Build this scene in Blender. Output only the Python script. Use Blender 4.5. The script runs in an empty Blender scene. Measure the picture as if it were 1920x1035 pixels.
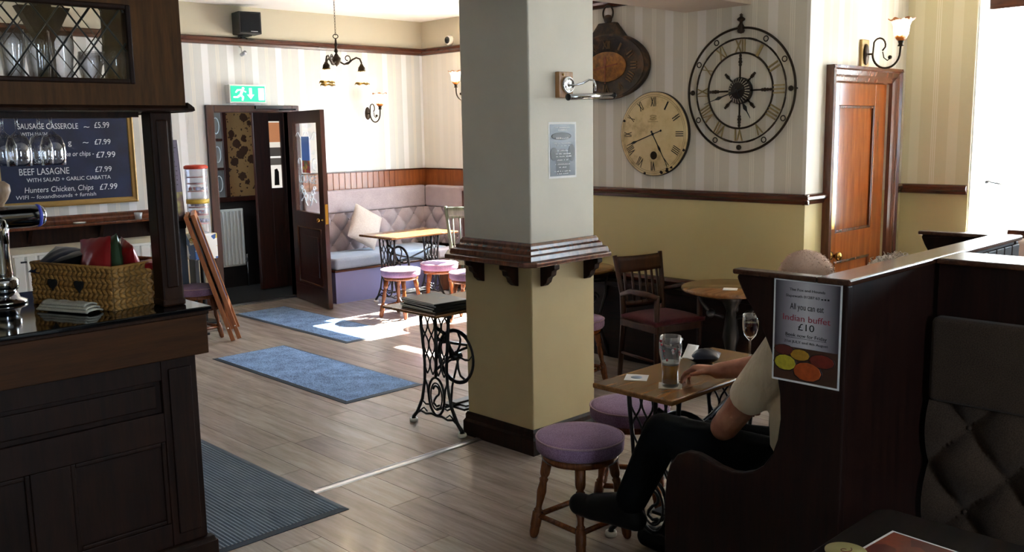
import bpy, bmesh, math, random
from mathutils import Vector, Matrix, Euler
random.seed(7)
S = bpy.context.scene
COL = S.collection
PI = math.pi

# ---------------------------------------------------------------- camera
cam = bpy.data.cameras.new('camera'); cam.sensor_fit = 'HORIZONTAL'; cam.sensor_width = 36.0
cam.lens = 32.949; cam.clip_start = 0.05; cam.clip_end = 200
cam_o = bpy.data.objects.new('camera', cam); COL.objects.link(cam_o)
_p, _ro, _ya = 0.152583291, -0.0170689933, 0.798011169        # pitch down, roll, heading from +X
_f = Vector((math.cos(_ya)*math.cos(_p), math.sin(_ya)*math.cos(_p), -math.sin(_p)))
_r = Vector((math.sin(_ya), -math.cos(_ya), 0)); _u = _r.cross(_f)
_r2 = math.cos(_ro)*_r + math.sin(_ro)*_u; _u2 = -math.sin(_ro)*_r + math.cos(_ro)*_u
_m = Matrix((_r2, _u2, -_f)).transposed().to_4x4(); _m.translation = Vector((0, 0, 1.75))
cam_o.matrix_world = _m
S.camera = cam_o
# ---------------------------------------------------------------- sky, sun, exposure
W = bpy.data.worlds.new('sky'); S.world = W; W.use_nodes = True
_bg = W.node_tree.nodes['Background']; _bg.inputs[0].default_value = (0.70, 0.86, 1.0, 1); _bg.inputs[1].default_value = 14.5
sun = bpy.data.lights.new('sun', 'SUN'); sun.energy = 78; sun.angle = 0.012; sun.color = (1.0, 0.96, 0.90)
sun_o = bpy.data.objects.new('sun', sun); COL.objects.link(sun_o); sun_o.location = (12, 6, 9)
sun_o.rotation_euler = Vector((-1, 0.03, -0.84)).to_track_quat('-Z', 'Y').to_euler()
S.view_settings.view_transform = 'Standard'; S.view_settings.look = 'None'
S.view_settings.exposure = 1.2; S.view_settings.gamma = 1.0; S.view_settings.use_curve_mapping = False
S.cycles.use_denoising = True
S.cycles.max_bounces = 10; S.cycles.diffuse_bounces = 6; S.cycles.glossy_bounces = 4; S.cycles.transparent_max_bounces = 24
S.cycles.sample_clamp_indirect = 12.0
S.cycles.caustics_reflective = False; S.cycles.caustics_refractive = False
def portal(name, loc, sx, sy, direction):                    # sky portal in a window opening
    l = bpy.data.lights.new(name, 'AREA'); l.shape = 'RECTANGLE'; l.size = sx; l.size_y = sy
    l.cycles.is_portal = True
    o = bpy.data.objects.new(name, l); COL.objects.link(o); o.location = loc
    o.rotation_euler = Vector(direction).to_track_quat('-Z', 'Y').to_euler()
    return o
portal('sky_portal', (7.50, 1.84, 1.85), 1.5, 1.85, (-1, 0, 0))
portal('sky_portal', (7.50, -0.1, 1.8), 1.0, 1.2, (-1, 0, 0))
portal('sky_portal', (1.1, -2.95, 1.75), 1.1, 1.1, (0, 1, 0))
portal('sky_portal', (3.95, 9.65, 1.85), 0.45, 0.45, (1, 0, 0))
portal('sky_portal', (7.6, 7.1, 1.62), 1.5, 1.75, (-1, 0, 0))
portal('sky_portal', (7.6, 5.76, 1.62), 0.7, 1.75, (-1, 0, 0))

# ---------------------------------------------------------------- mesh builder
class MB:
    def __init__(s): s.v = []; s.f = []; s.s = []
    def add(s, vs, fs, sm=False):
        b = len(s.v); s.v += [tuple(v) for v in vs]
        for f in fs: s.f.append([i+b for i in f]); s.s.append(sm)
        return s
    def box(s, x0, x1, y0, y1, z0, z1):
        return s.add([(x0,y0,z0),(x1,y0,z0),(x1,y1,z0),(x0,y1,z0),(x0,y0,z1),(x1,y0,z1),(x1,y1,z1),(x0,y1,z1)],
                     [(0,3,2,1),(4,5,6,7),(0,1,5,4),(1,2,6,5),(2,3,7,6),(3,0,4,7)])
    def lathe(s, prof, n=24, M=None, sm=True):
        vs = []; fs = []
        for r, z in prof:
            for k in range(n):
                a = 2*PI*k/n; vs.append(Vector((r*math.cos(a), r*math.sin(a), z)))
        m = len(prof)
        for i in range(m-1):
            for k in range(n):
                k2 = (k+1) % n; fs.append((i*n+k, i*n+k2, (i+1)*n+k2, (i+1)*n+k))
        if prof[0][0] > 1e-6: fs.append(tuple(reversed(range(n))))
        if prof[-1][0] > 1e-6: fs.append(tuple(range((m-1)*n, m*n)))
        if M: vs = [M @ v for v in vs]
        return s.add(vs, fs, sm)
    def lathe_open(s, prof, n=24, M=None):
        vs = []; fs = []
        for r, z in prof:
            for k in range(n):
                a = 2*PI*k/n; vs.append(Vector((r*math.cos(a), r*math.sin(a), z)))
        for i in range(len(prof)-1):
            for k in range(n):
                k2 = (k+1) % n; fs.append((i*n+k, i*n+k2, (i+1)*n+k2, (i+1)*n+k))
        if M: vs = [M @ v for v in vs]
        return s.add(vs, fs, True)
    def cyl(s, p0, p1, r0, r1=None, n=12, sm=True):
        p0 = Vector(p0); p1 = Vector(p1); d = p1-p0; L = d.length
        M = Matrix.Translation(p0) @ d.to_track_quat('Z', 'Y').to_matrix().to_4x4()
        return s.lathe([(r0, 0), (r0 if r1 is None else r1, L)], n, M, sm)
    def turned(s, p0, p1, prof, n=14):
        p0 = Vector(p0); p1 = Vector(p1); d = p1-p0; L = d.length
        M = Matrix.Translation(p0) @ d.to_track_quat('Z', 'Y').to_matrix().to_4x4()
        return s.lathe([(r, t*L) for t, r in prof], n, M)
    def tube(s, pts, r, n=8, closed=False, flat=None):
        pts = [Vector(p) for p in pts]; m = len(pts)
        T = []
        for i in range(m):
            a = pts[(i-1) % m] if closed or i > 0 else pts[i]
            b = pts[(i+1) % m] if closed or i < m-1 else pts[i]
            t = (b-a); T.append(t.normalized() if t.length > 1e-9 else Vector((0,0,1)))
        up = Vector((0,0,1)) if abs(T[0].z) < .9 else Vector((1,0,0))
        nrm = (up - T[0]*up.dot(T[0])).normalized(); vs = []; fs = []
        for i in range(m):
            nrm = (nrm - T[i]*nrm.dot(T[i])); nrm = nrm.normalized() if nrm.length > 1e-9 else T[i].orthogonal().normalized()
            bn = T[i].cross(nrm); rr = r[i] if isinstance(r, (list, tuple)) else r
            for k in range(n):
                a = 2*PI*k/n; vs.append(pts[i] + (nrm*math.cos(a)*(flat or 1) + bn*math.sin(a))*rr)
        for i in range(m if closed else m-1):
            i2 = (i+1) % m
            for k in range(n):
                k2 = (k+1) % n; fs.append((i*n+k, i*n+k2, i2*n+k2, i2*n+k))
        if not closed: fs.append(tuple(reversed(range(n)))); fs.append(tuple(range((m-1)*n, m*n)))
        return s.add(vs, fs, True)
    def prism(s, poly, axis, lo, hi, sm=False):      # poly in the two other axes (in x,y,z order), extruded on axis
        n = len(poly); vs = []
        for h in (lo, hi):
            for a, b in poly:
                vs.append((h,a,b) if axis == 'x' else (a,h,b) if axis == 'y' else (a,b,h))
        fs = [tuple(reversed(range(n))), tuple(range(n, 2*n))] + [(i, (i+1) % n, n+(i+1) % n, n+i) for i in range(n)]
        return s.add(vs, fs, sm)
    def ball(s, c, r, nu=14, nv=9, M=None):
        rx, ry, rz = (r, r, r) if isinstance(r, (int, float)) else r
        vs = [Vector((0,0,-rz))]; fs = []
        for j in range(1, nv):
            ph = -PI/2 + PI*j/nv
            for k in range(nu):
                a = 2*PI*k/nu; vs.append(Vector((rx*math.cos(ph)*math.cos(a), ry*math.cos(ph)*math.sin(a), rz*math.sin(ph))))
        vs.append(Vector((0,0,rz))); t = len(vs)-1
        for k in range(nu):
            k2 = (k+1) % nu; fs.append((0, 1+k2, 1+k)); fs.append((t, t-nu+k, t-nu+k2))
            for j in range(nv-2): fs.append((1+j*nu+k, 1+j*nu+k2, 1+(j+1)*nu+k2, 1+(j+1)*nu+k))
        c = Vector(c); vs = [(M @ v if M else v)+c for v in vs]
        return s.add(vs, fs, True)
    def grid(s, fn, nu, nv, sm=True):
        vs = [fn(i/nu, j/nv) for j in range(nv+1) for i in range(nu+1)]
        fs = [(j*(nu+1)+i, j*(nu+1)+i+1, (j+1)*(nu+1)+i+1, (j+1)*(nu+1)+i) for j in range(nv) for i in range(nu)]
        return s.add(vs, fs, sm)
    def capsule(s, p0, r0, p1, r1, n=14):
        p0 = Vector(p0); p1 = Vector(p1); s.ball(p0, r0, n, 9); s.ball(p1, r1, n, 9)
        if (p1-p0).length > 1e-5: s.cyl(p0, p1, r0, r1, n)
        return s
    def xf(s, M): s.v = [tuple(M @ Vector(v)) for v in s.v]; return s
    def mesh(s, name):
        me = bpy.data.meshes.new(name); me.from_pydata(s.v, [], s.f); me.polygons.foreach_set('use_smooth', s.s)
        bm = bmesh.new(); bm.from_mesh(me); bmesh.ops.recalc_face_normals(bm, faces=bm.faces); bm.to_mesh(me); bm.free()
        me.update(); return me

def obj(name, mb, mat, parent=None, loc=None, rot=None, bevel=0, seg=2, sub=0, solid=0):
    me = mb if isinstance(mb, bpy.types.Mesh) else mb.mesh(name)
    if mat and not me.materials: me.materials.append(mat)
    o = bpy.data.objects.new(name, me); COL.objects.link(o)
    if parent: o.parent = parent
    if loc: o.location = loc
    if rot: o.rotation_euler = rot
    if solid:
        m = o.modifiers.new('solid', 'SOLIDIFY'); m.thickness = solid; m.offset = 0
    if bevel:
        m = o.modifiers.new('bevel', 'BEVEL'); m.width = bevel; m.segments = seg; m.limit_method = 'ANGLE'; m.angle_limit = 0.6
    if sub:
        m = o.modifiers.new('sub', 'SUBSURF'); m.levels = sub; m.render_levels = sub
    return o
def tag(o, label, cat, group=None):
    o['label'] = label; o['category'] = cat
    if group: o['group'] = group
    return o
def thing(name, label, cat, loc=(0,0,0), rz=0, group=None):
    o = bpy.data.objects.new(name, None); o.empty_display_size = .1; COL.objects.link(o)
    o.location = loc; o.rotation_euler = (0, 0, rz)
    return tag(o, label, cat, group)
def struct(name, mb=None, mat=None, parent=None, **k):
    if mb is None:
        o = bpy.data.objects.new(name, None); o.empty_display_size = .1; COL.objects.link(o)
    else: o = obj(name, mb, mat, parent, **k)
    if not parent: o['kind'] = 'structure'
    return o
def kids(o): return [c for c in COL.objects if c.parent == o]
def dup(root, loc, rz, label):
    r = root.copy(); COL.objects.link(r); r.location = loc; r.rotation_euler = (0, 0, rz); r['label'] = label
    for ch in kids(root):
        c = ch.copy(); COL.objects.link(c); c.parent = r
        for g in kids(ch):
            d = g.copy(); COL.objects.link(d); d.parent = c
    return r
def text_mesh(body, size, depth=0.0006, align='LEFT', shear=0.0, sx=1.0):
    cu = bpy.data.curves.new('t', 'FONT'); cu.body = body; cu.size = size; cu.extrude = depth; cu.align_x = align
    cu.shear = shear; cu.resolution_u = 3
    o = bpy.data.objects.new('t', cu); COL.objects.link(o)
    dg = bpy.context.evaluated_depsgraph_get(); me = bpy.data.meshes.new_from_object(o.evaluated_get(dg))
    bpy.data.objects.remove(o); bpy.data.curves.remove(cu)
    if sx != 1.0: me.transform(Matrix.Diagonal((sx, 1, 1, 1)))
    me.materials.clear(); return me
def put_text(name, body, size, mat, parent, M, **k):            # text lies in local XY, M places it
    me = text_mesh(body, size, **k); me.transform(M); return obj(name, me, mat, parent)
def FRONT_Y(x, y, z): return Matrix.Translation((x, y, z)) @ Matrix.Rotation(PI/2, 4, 'X')                                  # reads from -Y
def FRONT_X(x, y, z): return Matrix.Translation((x, y, z)) @ Matrix.Rotation(-PI/2, 4, 'Z') @ Matrix.Rotation(PI/2, 4, 'X')    # reads from -X

# ---------------------------------------------------------------- materials
def srgb(h):
    h = h.lstrip('#'); c = [int(h[i:i+2], 16)/255 for i in (0, 2, 4)]
    return tuple([(x/12.92 if x <= .04045 else ((x+.055)/1.055)**2.4) for x in c] + [1.0])
class NT:
    def __init__(s, name):
        s.m = bpy.data.materials.new(name); s.m.use_nodes = True; s.t = s.m.node_tree
        s.p = s.t.nodes['Principled BSDF']; s.o = s.t.nodes['Material Output']
    def n(s, ty, **k):
        x = s.t.nodes.new(ty)
        for a, b in k.items():
            if a.startswith('i_'):
                key = a[2:]; x.inputs[int(key) if key.isdigit() else key.replace('_', ' ')].default_value = b
            else: setattr(x, a, b)
        return x
    def l(s, a, b): s.t.links.new(a, b)
    def math(s, op, a, b=None, c=None):
        x = s.n('ShaderNodeMath', operation=op)
        for i, q in enumerate((a, b, c)):
            if q is None: continue
            if isinstance(q, (int, float)): x.inputs[i].default_value = q
            else: s.l(q, x.inputs[i])
        return x.outputs[0]
    def mix(s, fac, a, b):
        x = s.n('ShaderNodeMix', data_type='RGBA')
        for i, q in ((0, fac), (6, a), (7, b)):
            if isinstance(q, (int, float, tuple)): x.inputs[i].default_value = q
            else: s.l(q, x.inputs[i])
        return x.outputs[2]
    def ramp(s, fac, stops, interp='LINEAR'):
        x = s.n('ShaderNodeValToRGB'); x.color_ramp.interpolation = interp; e = x.color_ramp.elements
        while len(e) < len(stops): e.new(0.5)
        for q, (p, c) in zip(e, stops): q.position = p; q.color = c
        s.l(fac, x.inputs[0]); return x.outputs[0]
    def pos(s, obj=False):
        if obj: return s.n('ShaderNodeTexCoord').outputs['Object']
        return s.n('ShaderNodeNewGeometry').outputs['Position']
    def mapped(s, vec, scale=(1,1,1), rot=(0,0,0)):
        x = s.n('ShaderNodeMapping'); x.inputs['Scale'].default_value = scale; x.inputs['Rotation'].default_value = rot
        s.l(vec, x.inputs[0]); return x.outputs[0]
    def noise(s, vec, scale, detail=4, rough=.5):
        x = s.n('ShaderNodeTexNoise'); x.inputs['Scale'].default_value = scale; x.inputs['Detail'].default_value = detail
        x.inputs['Roughness'].default_value = rough; s.l(vec, x.inputs['Vector']); return x.outputs['Fac']
    def bump(s, h, strength=.3, dist=.01):
        x = s.n('ShaderNodeBump'); x.inputs['Strength'].default_value = strength; x.inputs['Distance'].default_value = dist
        s.l(h, x.inputs['Height']); s.l(x.outputs[0], s.p.inputs['Normal'])
    def base(s, q): 
        if isinstance(q, tuple): s.p.inputs['Base Color'].default_value = q
        else: s.l(q, s.p.inputs['Base Color'])
    def set(s, **k):
        for a, b in k.items(): s.p.inputs[a.replace('_', ' ')].default_value = b
        return s
def plain(name, col, rough=.6, var=.06, metal=0, bump=0, bscale=60, spec=.5, coat=0):
    t = NT(name); v = t.pos(True); c = srgb(col) if isinstance(col, str) else col
    d = tuple([x*(1-var*3) for x in c[:3]]+[1])
    t.base(t.mix(t.noise(v, 5, 5), d, tuple([min(1, x*(1+var)) for x in c[:3]]+[1])))
    t.set(Roughness=rough, Metallic=metal, Specular_IOR_Level=spec, Coat_Weight=coat)
    if bump: t.bump(t.noise(v, bscale, 3), bump, .004)
    return t.m
def wood(name, dark, light, grain='z', rough=.35, scale=1.0, coat=.0, world=False, spec=.5, rnd=0.0):
    t = NT(name); v = t.pos(not world)
    sc = {'x': (1.2, 14, 14), 'y': (14, 1.2, 14), 'z': (14, 14, 1.2)}[grain]
    mv = t.mapped(v, tuple(x*scale for x in sc)); n1 = t.noise(mv, 2.2, 6, .62); n2 = t.noise(mv, 9, 3, .6)
    f = t.math('ADD', t.math('MULTIPLY', n1, .75), t.math('MULTIPLY', n2, .3))
    col = t.ramp(f, [(.33, srgb(dark)), (.7, srgb(light))])
    if rnd:
        oi = t.n('ShaderNodeObjectInfo').outputs['Random']
        hv = t.n('ShaderNodeHueSaturation'); t.l(t.math('MULTIPLY_ADD', oi, rnd, 1-rnd/2), hv.inputs['Value']); t.l(t.math('MULTIPLY_ADD', oi, .03, .485), hv.inputs['Hue'])
        t.l(col, hv.inputs['Color']); col = hv.outputs[0]
    t.base(col); t.set(Roughness=rough, Coat_Weight=coat, Coat_Roughness=.12, Specular_IOR_Level=spec)
    t.bump(f, .12, .002); return t.m
def fabric(name, col, col2, scale=220, rough=.9, sheen=.3, rib=None):
    t = NT(name); v = t.pos(True)
    if rib:
        w = t.n('ShaderNodeTexWave', wave_type='BANDS', bands_direction=rib); w.inputs['Scale'].default_value = scale; w.inputs['Distortion'].default_value = 1.5
        t.l(v, w.inputs['Vector']); f = w.outputs['Fac']
    else: f = t.noise(v, scale, 2)
    big = t.noise(v, 7, 3); f2 = t.math('ADD', t.math('MULTIPLY', f, .7), t.math('MULTIPLY', big, .3))
    t.base(t.ramp(f2, [(.35, srgb(col)), (.65, srgb(col2))])); t.set(Roughness=rough, Sheen_Weight=sheen*.3, Specular_IOR_Level=.15)
    t.bump(f, .25, .002); return t.m
def metal(name, col, rough=.25, var=.1):
    return plain(name, col, rough, var, 1.0)
def thin_glass(name, tint=(1,1,1,1), edge=.55, rough=.02, haze=0.0):
    t = NT(name); t.t.nodes.remove(t.p)
    tr = t.n('ShaderNodeBsdfTransparent'); tr.inputs[0].default_value = tint
    gl = t.n('ShaderNodeBsdfGlossy'); gl.inputs['Roughness'].default_value = rough
    lw = t.n('ShaderNodeLayerWeight'); lw.inputs[0].default_value = .35
    nz = t.math('MULTIPLY_ADD', t.noise(t.pos(True), 60, 2), .05, .03)
    f = t.math('MULTIPLY_ADD', lw.outputs['Facing'], edge, nz)
    mx = t.n('ShaderNodeMixShader'); t.l(f, mx.inputs[0]); t.l(tr.outputs[0], mx.inputs[1]); t.l(gl.outputs[0], mx.inputs[2]); out = mx.outputs[0]
    if haze:
        df = t.n('ShaderNodeBsdfDiffuse'); df.inputs[0].default_value = (.85,.88,.9,1); m2 = t.n('ShaderNodeMixShader'); m2.inputs[0].default_value = haze
        t.l(out, m2.inputs[1]); t.l(df.outputs[0], m2.inputs[2]); out = m2.outputs[0]
    t.l(out, t.o.inputs[0]); return t.m
def glow(name, core, rim, z0, z1, strength):
    t = NT(name); sx = t.n('ShaderNodeSeparateXYZ'); t.l(t.pos(True), sx.inputs[0])
    mr = t.n('ShaderNodeMapRange'); t.l(sx.outputs[2], mr.inputs[0]); mr.inputs[1].default_value = z0; mr.inputs[2].default_value = z1
    f = t.math('ADD', mr.outputs[0], t.math('MULTIPLY_ADD', t.noise(t.pos(True), 40, 3), .3, -.15))
    c = t.ramp(f, [(0, srgb(rim)), (.14, srgb(rim)), (.36, srgb(core)), (.78, srgb(core)), (.92, srgb(rim))])
    s = t.ramp(f, [(0, (.0,)*3+(1,)), (.1, (.02,)*3+(1,)), (.34, (1,)*4), (.76, (1,)*4), (.9, (.02,)*3+(1,))])
    t.base(c); t.l(c, t.p.inputs['Emission Color']); t.l(t.math('MULTIPLY', s, strength), t.p.inputs['Emission Strength']); t.set(Roughness=.35)
    return t.m
def wallpaper(name, axis, off, lower, upper, zlo, zhi, base='#c9c1b0', band='#dcd6cd'):
    t = NT(name); sx = t.n('ShaderNodeSeparateXYZ'); t.l(t.pos(), sx.inputs[0])
    u = sx.outputs[0 if axis == 'x' else 1]; z = sx.outputs[2]
    fr = t.math('FRACT', t.math('MULTIPLY_ADD', u, 1/.2755, -off/.2755))
    def inband(c, w):
        return t.math('LESS_THAN', t.math('ABSOLUTE', t.math('SUBTRACT', fr, c)), w/2)
    b = inband(.25, .26); ln = t.math('ADD', t.math('ADD', inband(.74, .022), inband(.79, .022)), inband(.69, .022))
    grain = t.noise(t.mapped(t.pos(), (90, 90, 4)), 3, 3)
    c0 = t.mix(t.math('MULTIPLY', grain, .35), srgb(base), srgb(band))
    c = t.mix(b, c0, srgb(band)); c = t.mix(t.math('MULTIPLY', ln, .75), c, srgb('#e6dfd0'))
    dirt = t.noise(t.pos(), 2.5, 4)
    lo = t.mix(dirt, tuple([x*.93 for x in srgb(lower)[:3]]+[1]), srgb(lower))
    c = t.mix(t.math('GREATER_THAN', z, zlo), lo, c); c = t.mix(t.math('GREATER_THAN', z, zhi), c, srgb(upper))
    t.base(c); t.set(Roughness=.55, Specular_IOR_Level=.35); t.bump(grain, .06, .002); return t.m
M = {}
M['plank'] = wood('laminate_oak', '#83746a', '#b3a69c', 'y', .27, .55, .25, True, .5, .2)
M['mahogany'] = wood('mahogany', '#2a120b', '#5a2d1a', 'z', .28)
M['mahogany_x'] = wood('mahogany_along', '#2a120b', '#5a2d1a', 'x', .26)
M['mahogany_y'] = wood('mahogany_across', '#2a120b', '#5a2d1a', 'y', .26)
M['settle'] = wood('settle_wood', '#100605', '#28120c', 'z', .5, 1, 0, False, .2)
M['settle_top'] = wood('settle_cap_wood', '#2c1710', '#573423', 'x', .2, 1, .25)
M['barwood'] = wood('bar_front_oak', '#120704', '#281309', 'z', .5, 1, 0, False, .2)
M['fascia'] = wood('bar_fascia_oak', '#2c1402', '#482708', 'x', .5, 1, 0, False, .2)
M['canopy'] = wood('canopy_oak', '#301a06', '#573510', 'z', .55, 1, 0, False, .2)
M['darkoak'] = wood('dark_oak', '#160a05', '#2e170a', 'z', .45, 1, 0, False, .15)
M['doorwood'] = wood('varnished_door_wood', '#6a3213', '#975022', 'z', .16, .8, .5)
M['doorframe'] = wood('red_brown_frame_wood', '#3a1a0f', '#6b3a22', 'z', .25, 1, .2)
M['entrance'] = wood('entrance_door_wood', '#22100c', '#4a231c', 'z', .3)
M['wainscot'] = wood('wainscot_wood', '#6d3617', '#99572a', 'z', .3)
M['stoolwood'] = wood('stool_wood', '#4a2412', '#8a4f28', 'z', .25, 2)
M['pine'] = wood('a_board_wood', '#7d4324', '#b4713f', 'z', .4)
M['tabletop'] = wood('table_top_wood', '#5a3a1f', '#8e6439', 'x', .22, 1, .2)
M['chairwood'] = wood('chair_wood', '#221009', '#482817', 'z', .35, 1, 0, False, .3)
M['iron'] = plain('cast_iron_black', '#0b0b0c', .38, .1)
M['bronze'] = plain('antique_bronze', '#3a2c1e', .42, .15, .7)
M['brass'] = metal('brass', '#b9904a', .22)
M['chrome'] = metal('chrome', '#d5d8dc', .10, .02)
M['alu'] = metal('aluminium', '#c9ccd0', .3, .04)
M['black'] = plain('black_plastic', '#0d0e10', .45, .05)
M['white'] = plain('white_paint', '#e9e8e3', .45, .02)
M['ceiling'] = plain('ceiling_white', '#f0eeea', .8, .02, bump=.1)
M['beam'] = plain('beam_plaster', '#bdb09e', .8, .04)
M['pillar_up'] = plain('pillar_grey_white_paint', '#cfcabd', .6, .03, bump=.12, bscale=30)
M['pillar_lo'] = plain('pillar_cream_paint', '#bfae84', .6, .04, bump=.12, bscale=30)
M['granite'] = plain('black_polished_granite', '#0a0a0d', .06, .3)
M['mat_blue'] = fabric('blue_grey_mat_pile', '#22324d', '#8eb0e0', 170, .95, .2)
M['mat_dark'] = fabric('charcoal_ribbed_mat', '#232c37', '#9fb0c2', 130, .95, .2, 'X')
M['rubber'] = plain('rubber_edge', '#2a3442', .7, .05)
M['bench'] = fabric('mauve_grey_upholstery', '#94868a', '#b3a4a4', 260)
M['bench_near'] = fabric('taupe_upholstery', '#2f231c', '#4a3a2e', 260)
M['benchbase'] = plain('lavender_paint', '#8583b0', .5, .03)
M['stoolfab'] = fabric('plum_stool_fabric', '#674863', '#a284a3', 300, .85, .4)
M['chairfab'] = fabric('burgundy_fabric', '#3f1a1f', '#633036', 240)
M['glass'] = thin_glass('clear_glass')
M['drink'] = thin_glass('drinking_glass', (.97, .98, 1, 1), .75, .03)
M['pane'] = thin_glass('window_pane', (1, 1, 1, 1), .25, .01)
M['etch'] = plain('etched_glass_white', '#dfe6ea', .7, .02)
M['paper'] = plain('white_paper', '#e6e6e6', .6, .02)
M['ink'] = plain('black_ink', '#141414', .7, .02)
M['chalk'] = plain('chalk', '#e4e8ee', .9, .1)
M['slate'] = plain('chalkboard_slate', '#15244a', .4, .3)
M['gilt'] = plain('gilt_frame', '#a8874c', .4, .15, .3)
M['extground'] = plain('pavement', '#a8a49c', .9, .05)
M['wp_far'] = wallpaper('striped_paper_far', 'x', 4.415, '#c9bda4', '#bdb6a2', 1.02, 2.70, '#c2c3bf', '#e3e4e5')
M['wp_end'] = wallpaper('striped_paper_end', 'y', 4.10, '#c9bda4', '#bdb6a2', 1.02, 2.70, '#dcd8cd', '#e2ded4')
M['wp_right'] = wallpaper('striped_paper_right', 'y', 4.053, '#cdbd8a', '#c8b287', 1.28, 2.70)
M['wp_alc'] = wallpaper('striped_paper_alcove', 'x', 5.7, '#c2b486', '#c8b287', 1.28, 2.70)
M['wp_win'] = wallpaper('striped_paper_window', 'y', 2.6, '#c2b486', '#c8b287', 1.28, 2.70, '#cdc39f', '#d8cfb2')
M['plaster'] = plain('room_paint', '#b9a988', .8, .04)

# ---------------------------------------------------------------- the room
def wall(name, axis, pos, th, u0, u1, z0, z1, mat, holes=()):
    us = sorted({u0, u1} | {h[0] for h in holes} | {h[1] for h in holes}); zs = sorted({z0, z1} | {h[2] for h in holes} | {h[3] for h in holes})
    mb = MB(); a, b = min(pos, pos+th), max(pos, pos+th)
    for i in range(len(us)-1):
        j = 0
        while j < len(zs)-1:
            uc = (us[i]+us[i+1])/2
            free = lambda q: not any(h[0] < uc < h[1] and h[2] < (zs[q]+zs[q+1])/2 < h[3] for h in holes)
            if not free(j): j += 1; continue
            k = j
            while k+1 < len(zs)-1 and free(k+1): k += 1
            if axis == 'x': mb.box(a, b, us[i], us[i+1], zs[j], zs[k+1])
            else: mb.box(us[i], us[i+1], a, b, zs[j], zs[k+1])
            j = k+1
    return struct(name, mb, mat)
HZ = 3.05
floor = struct('floor', MB().box(-2.2, 7.6, -2.6, 8.92, -.08, -.006), plain('floor_underlay', '#3a2c22', .45, .1))
_cols = {}
def plank_mesh(L):
    L = round(L, 2)
    if L not in _cols:
        g = .0012; me = MB().box(g, .2-g, g, L-g, -.008, 0).mesh('plank'); me.materials.append(M['plank']); _cols[L] = me
    return _cols[L]
n_pl = 0
for i in range(-9, 25):
    x = 2.315+.2*i
    y = 3.44-1.2*3 if i == 1 else 1.3+random.choice([-.9, -.6, -.3, 0, -.1, -.45])-.6
    while y < 8.9:
        L = min(1.2, 8.9-y)
        hidden = (x > 5.5 and 3.1 < y+.6 < 4.7) or (x > 4.0 and y+L < 2.3) or (x < 1.5 and y+L < 5.6 and y > 3.3) or y+L < 1.2 or (x > 5.9 and y > 7.6) or (x < 1.5 and y > 4.5)
        if L > .1 and not hidden:
            obj('plank', plank_mesh(L), None, floor, (x, y, 0)); n_pl += 1
        y += 1.2
wall('wall_far', 'y', 8.9, .15, -2.2, 7.6, 0, HZ, M['wp_far'], [(4.53, 5.42, 0, 2.0)])
wall('wall_end', 'x', 7.24, .32, 5.05, 8.9, 0, HZ, M['wp_end'], [(6.35, 7.85, .75, 2.5), (5.42, 6.10, .75, 2.5)])
wall('wall_return', 'y', 5.2, -.15, 5.78, 7.24, 0, HZ, M['plaster'])
wall('wall_right', 'x', 5.63, .15, 3.03, 5.2, 0, HZ, M['wp_right'])
wall('wall_alcove', 'y', 3.03, .15, 5.78, 7.08, 0, HZ, M['wp_alc'], [(5.97, 6.81, 0, 2.06)])
wall('wall_window', 'x', 7.08, .36, -2.6, 3.18, 0, HZ, M['wp_win'], [(1.12, 2.54, .95, 2.75), (-.6, .4, 1.2, 2.4)])
wall('wall_back', 'y', -2.6, -.3, -2.2, 7.44, 0, HZ, M['plaster'], [(.55, 1.65, 1.2, 2.3)])
wall('wall_left', 'x', -2.2, -.15, -2.75, 9.05, 0, HZ, M['plaster'])
struct('ceiling', MB().box(-2.35, 7.6, -2.75, 9.05, HZ, HZ+.08), M['ceiling'])
struct('ceiling_beam', MB().box(1.7, 5.63, 3.46, 3.985, 2.557, HZ), M['beam'])
struct('ground_outside', MB().box(7.7, 30, -15, 22, -.5, -.4), M['extground'])

def moulding(name, prof, axis, lo, hi, mat, face, sgn):
    """profile (depth out of wall, z) swept along an axis; face = wall plane, sgn = outward sign"""
    return struct(name, MB().prism([(face+sgn*d, z) for d, z in prof], axis, lo, hi), mat)
RAIL = [(0, 2.66), (.02, 2.665), (.028, 2.685), (.045, 2.70), (.045, 2.725), (.03, 2.738), (0, 2.742)]
DADO = [(0, 1.245), (.012, 1.25), (.018, 1.268), (.036, 1.282), (.036, 1.300), (.02, 1.312), (0, 1.316)]
moulding('trim_1', RAIL, 'x', -2.2, 7.24, M['mahogany_x'], 8.9, -1)
moulding('trim_2', RAIL, 'y', 5.2, 8.9, M['mahogany_y'], 7.24, -1)
moulding('trim_3', RAIL, 'y', 3.99, 5.2, M['mahogany_y'], 5.63, -1)
moulding('trim_4', DADO, 'y', 3.0, 5.2, M['mahogany_y'], 5.63, -1)
moulding('trim_5', DADO, 'x', 5.6, 5.862, M['mahogany_x'], 3.03, -1)
moulding('trim_6', DADO, 'x', 6.918, 7.08, M['mahogany_x'], 3.03, -1)
moulding('trim_7', DADO, 'y', 2.545, 3.03, M['mahogany_y'], 7.08, -1)
struct('trim_8', MB().prism([(5.63, 0), (5.53, 0), (5.53, .56), (5.515, .565), (5.515, .60), (5.55, .612), (5.63, .612)], 'y', 3.06, 5.2), wood('dark_boxing_wood', '#0e0605', '#24110c', 'y', .5, 1, 0, False, .2))
struct('trim_9', MB().prism([(5.63, .612), (5.605, .612), (5.595, .64), (5.605, .66), (5.63, .665)], 'y', 3.06, 5.2), M['mahogany_y'])
struct('baseboard_far', MB().box(-2.2, 4.44, 8.88, 8.9, 0, .14), M['mahogany_x'])

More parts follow.
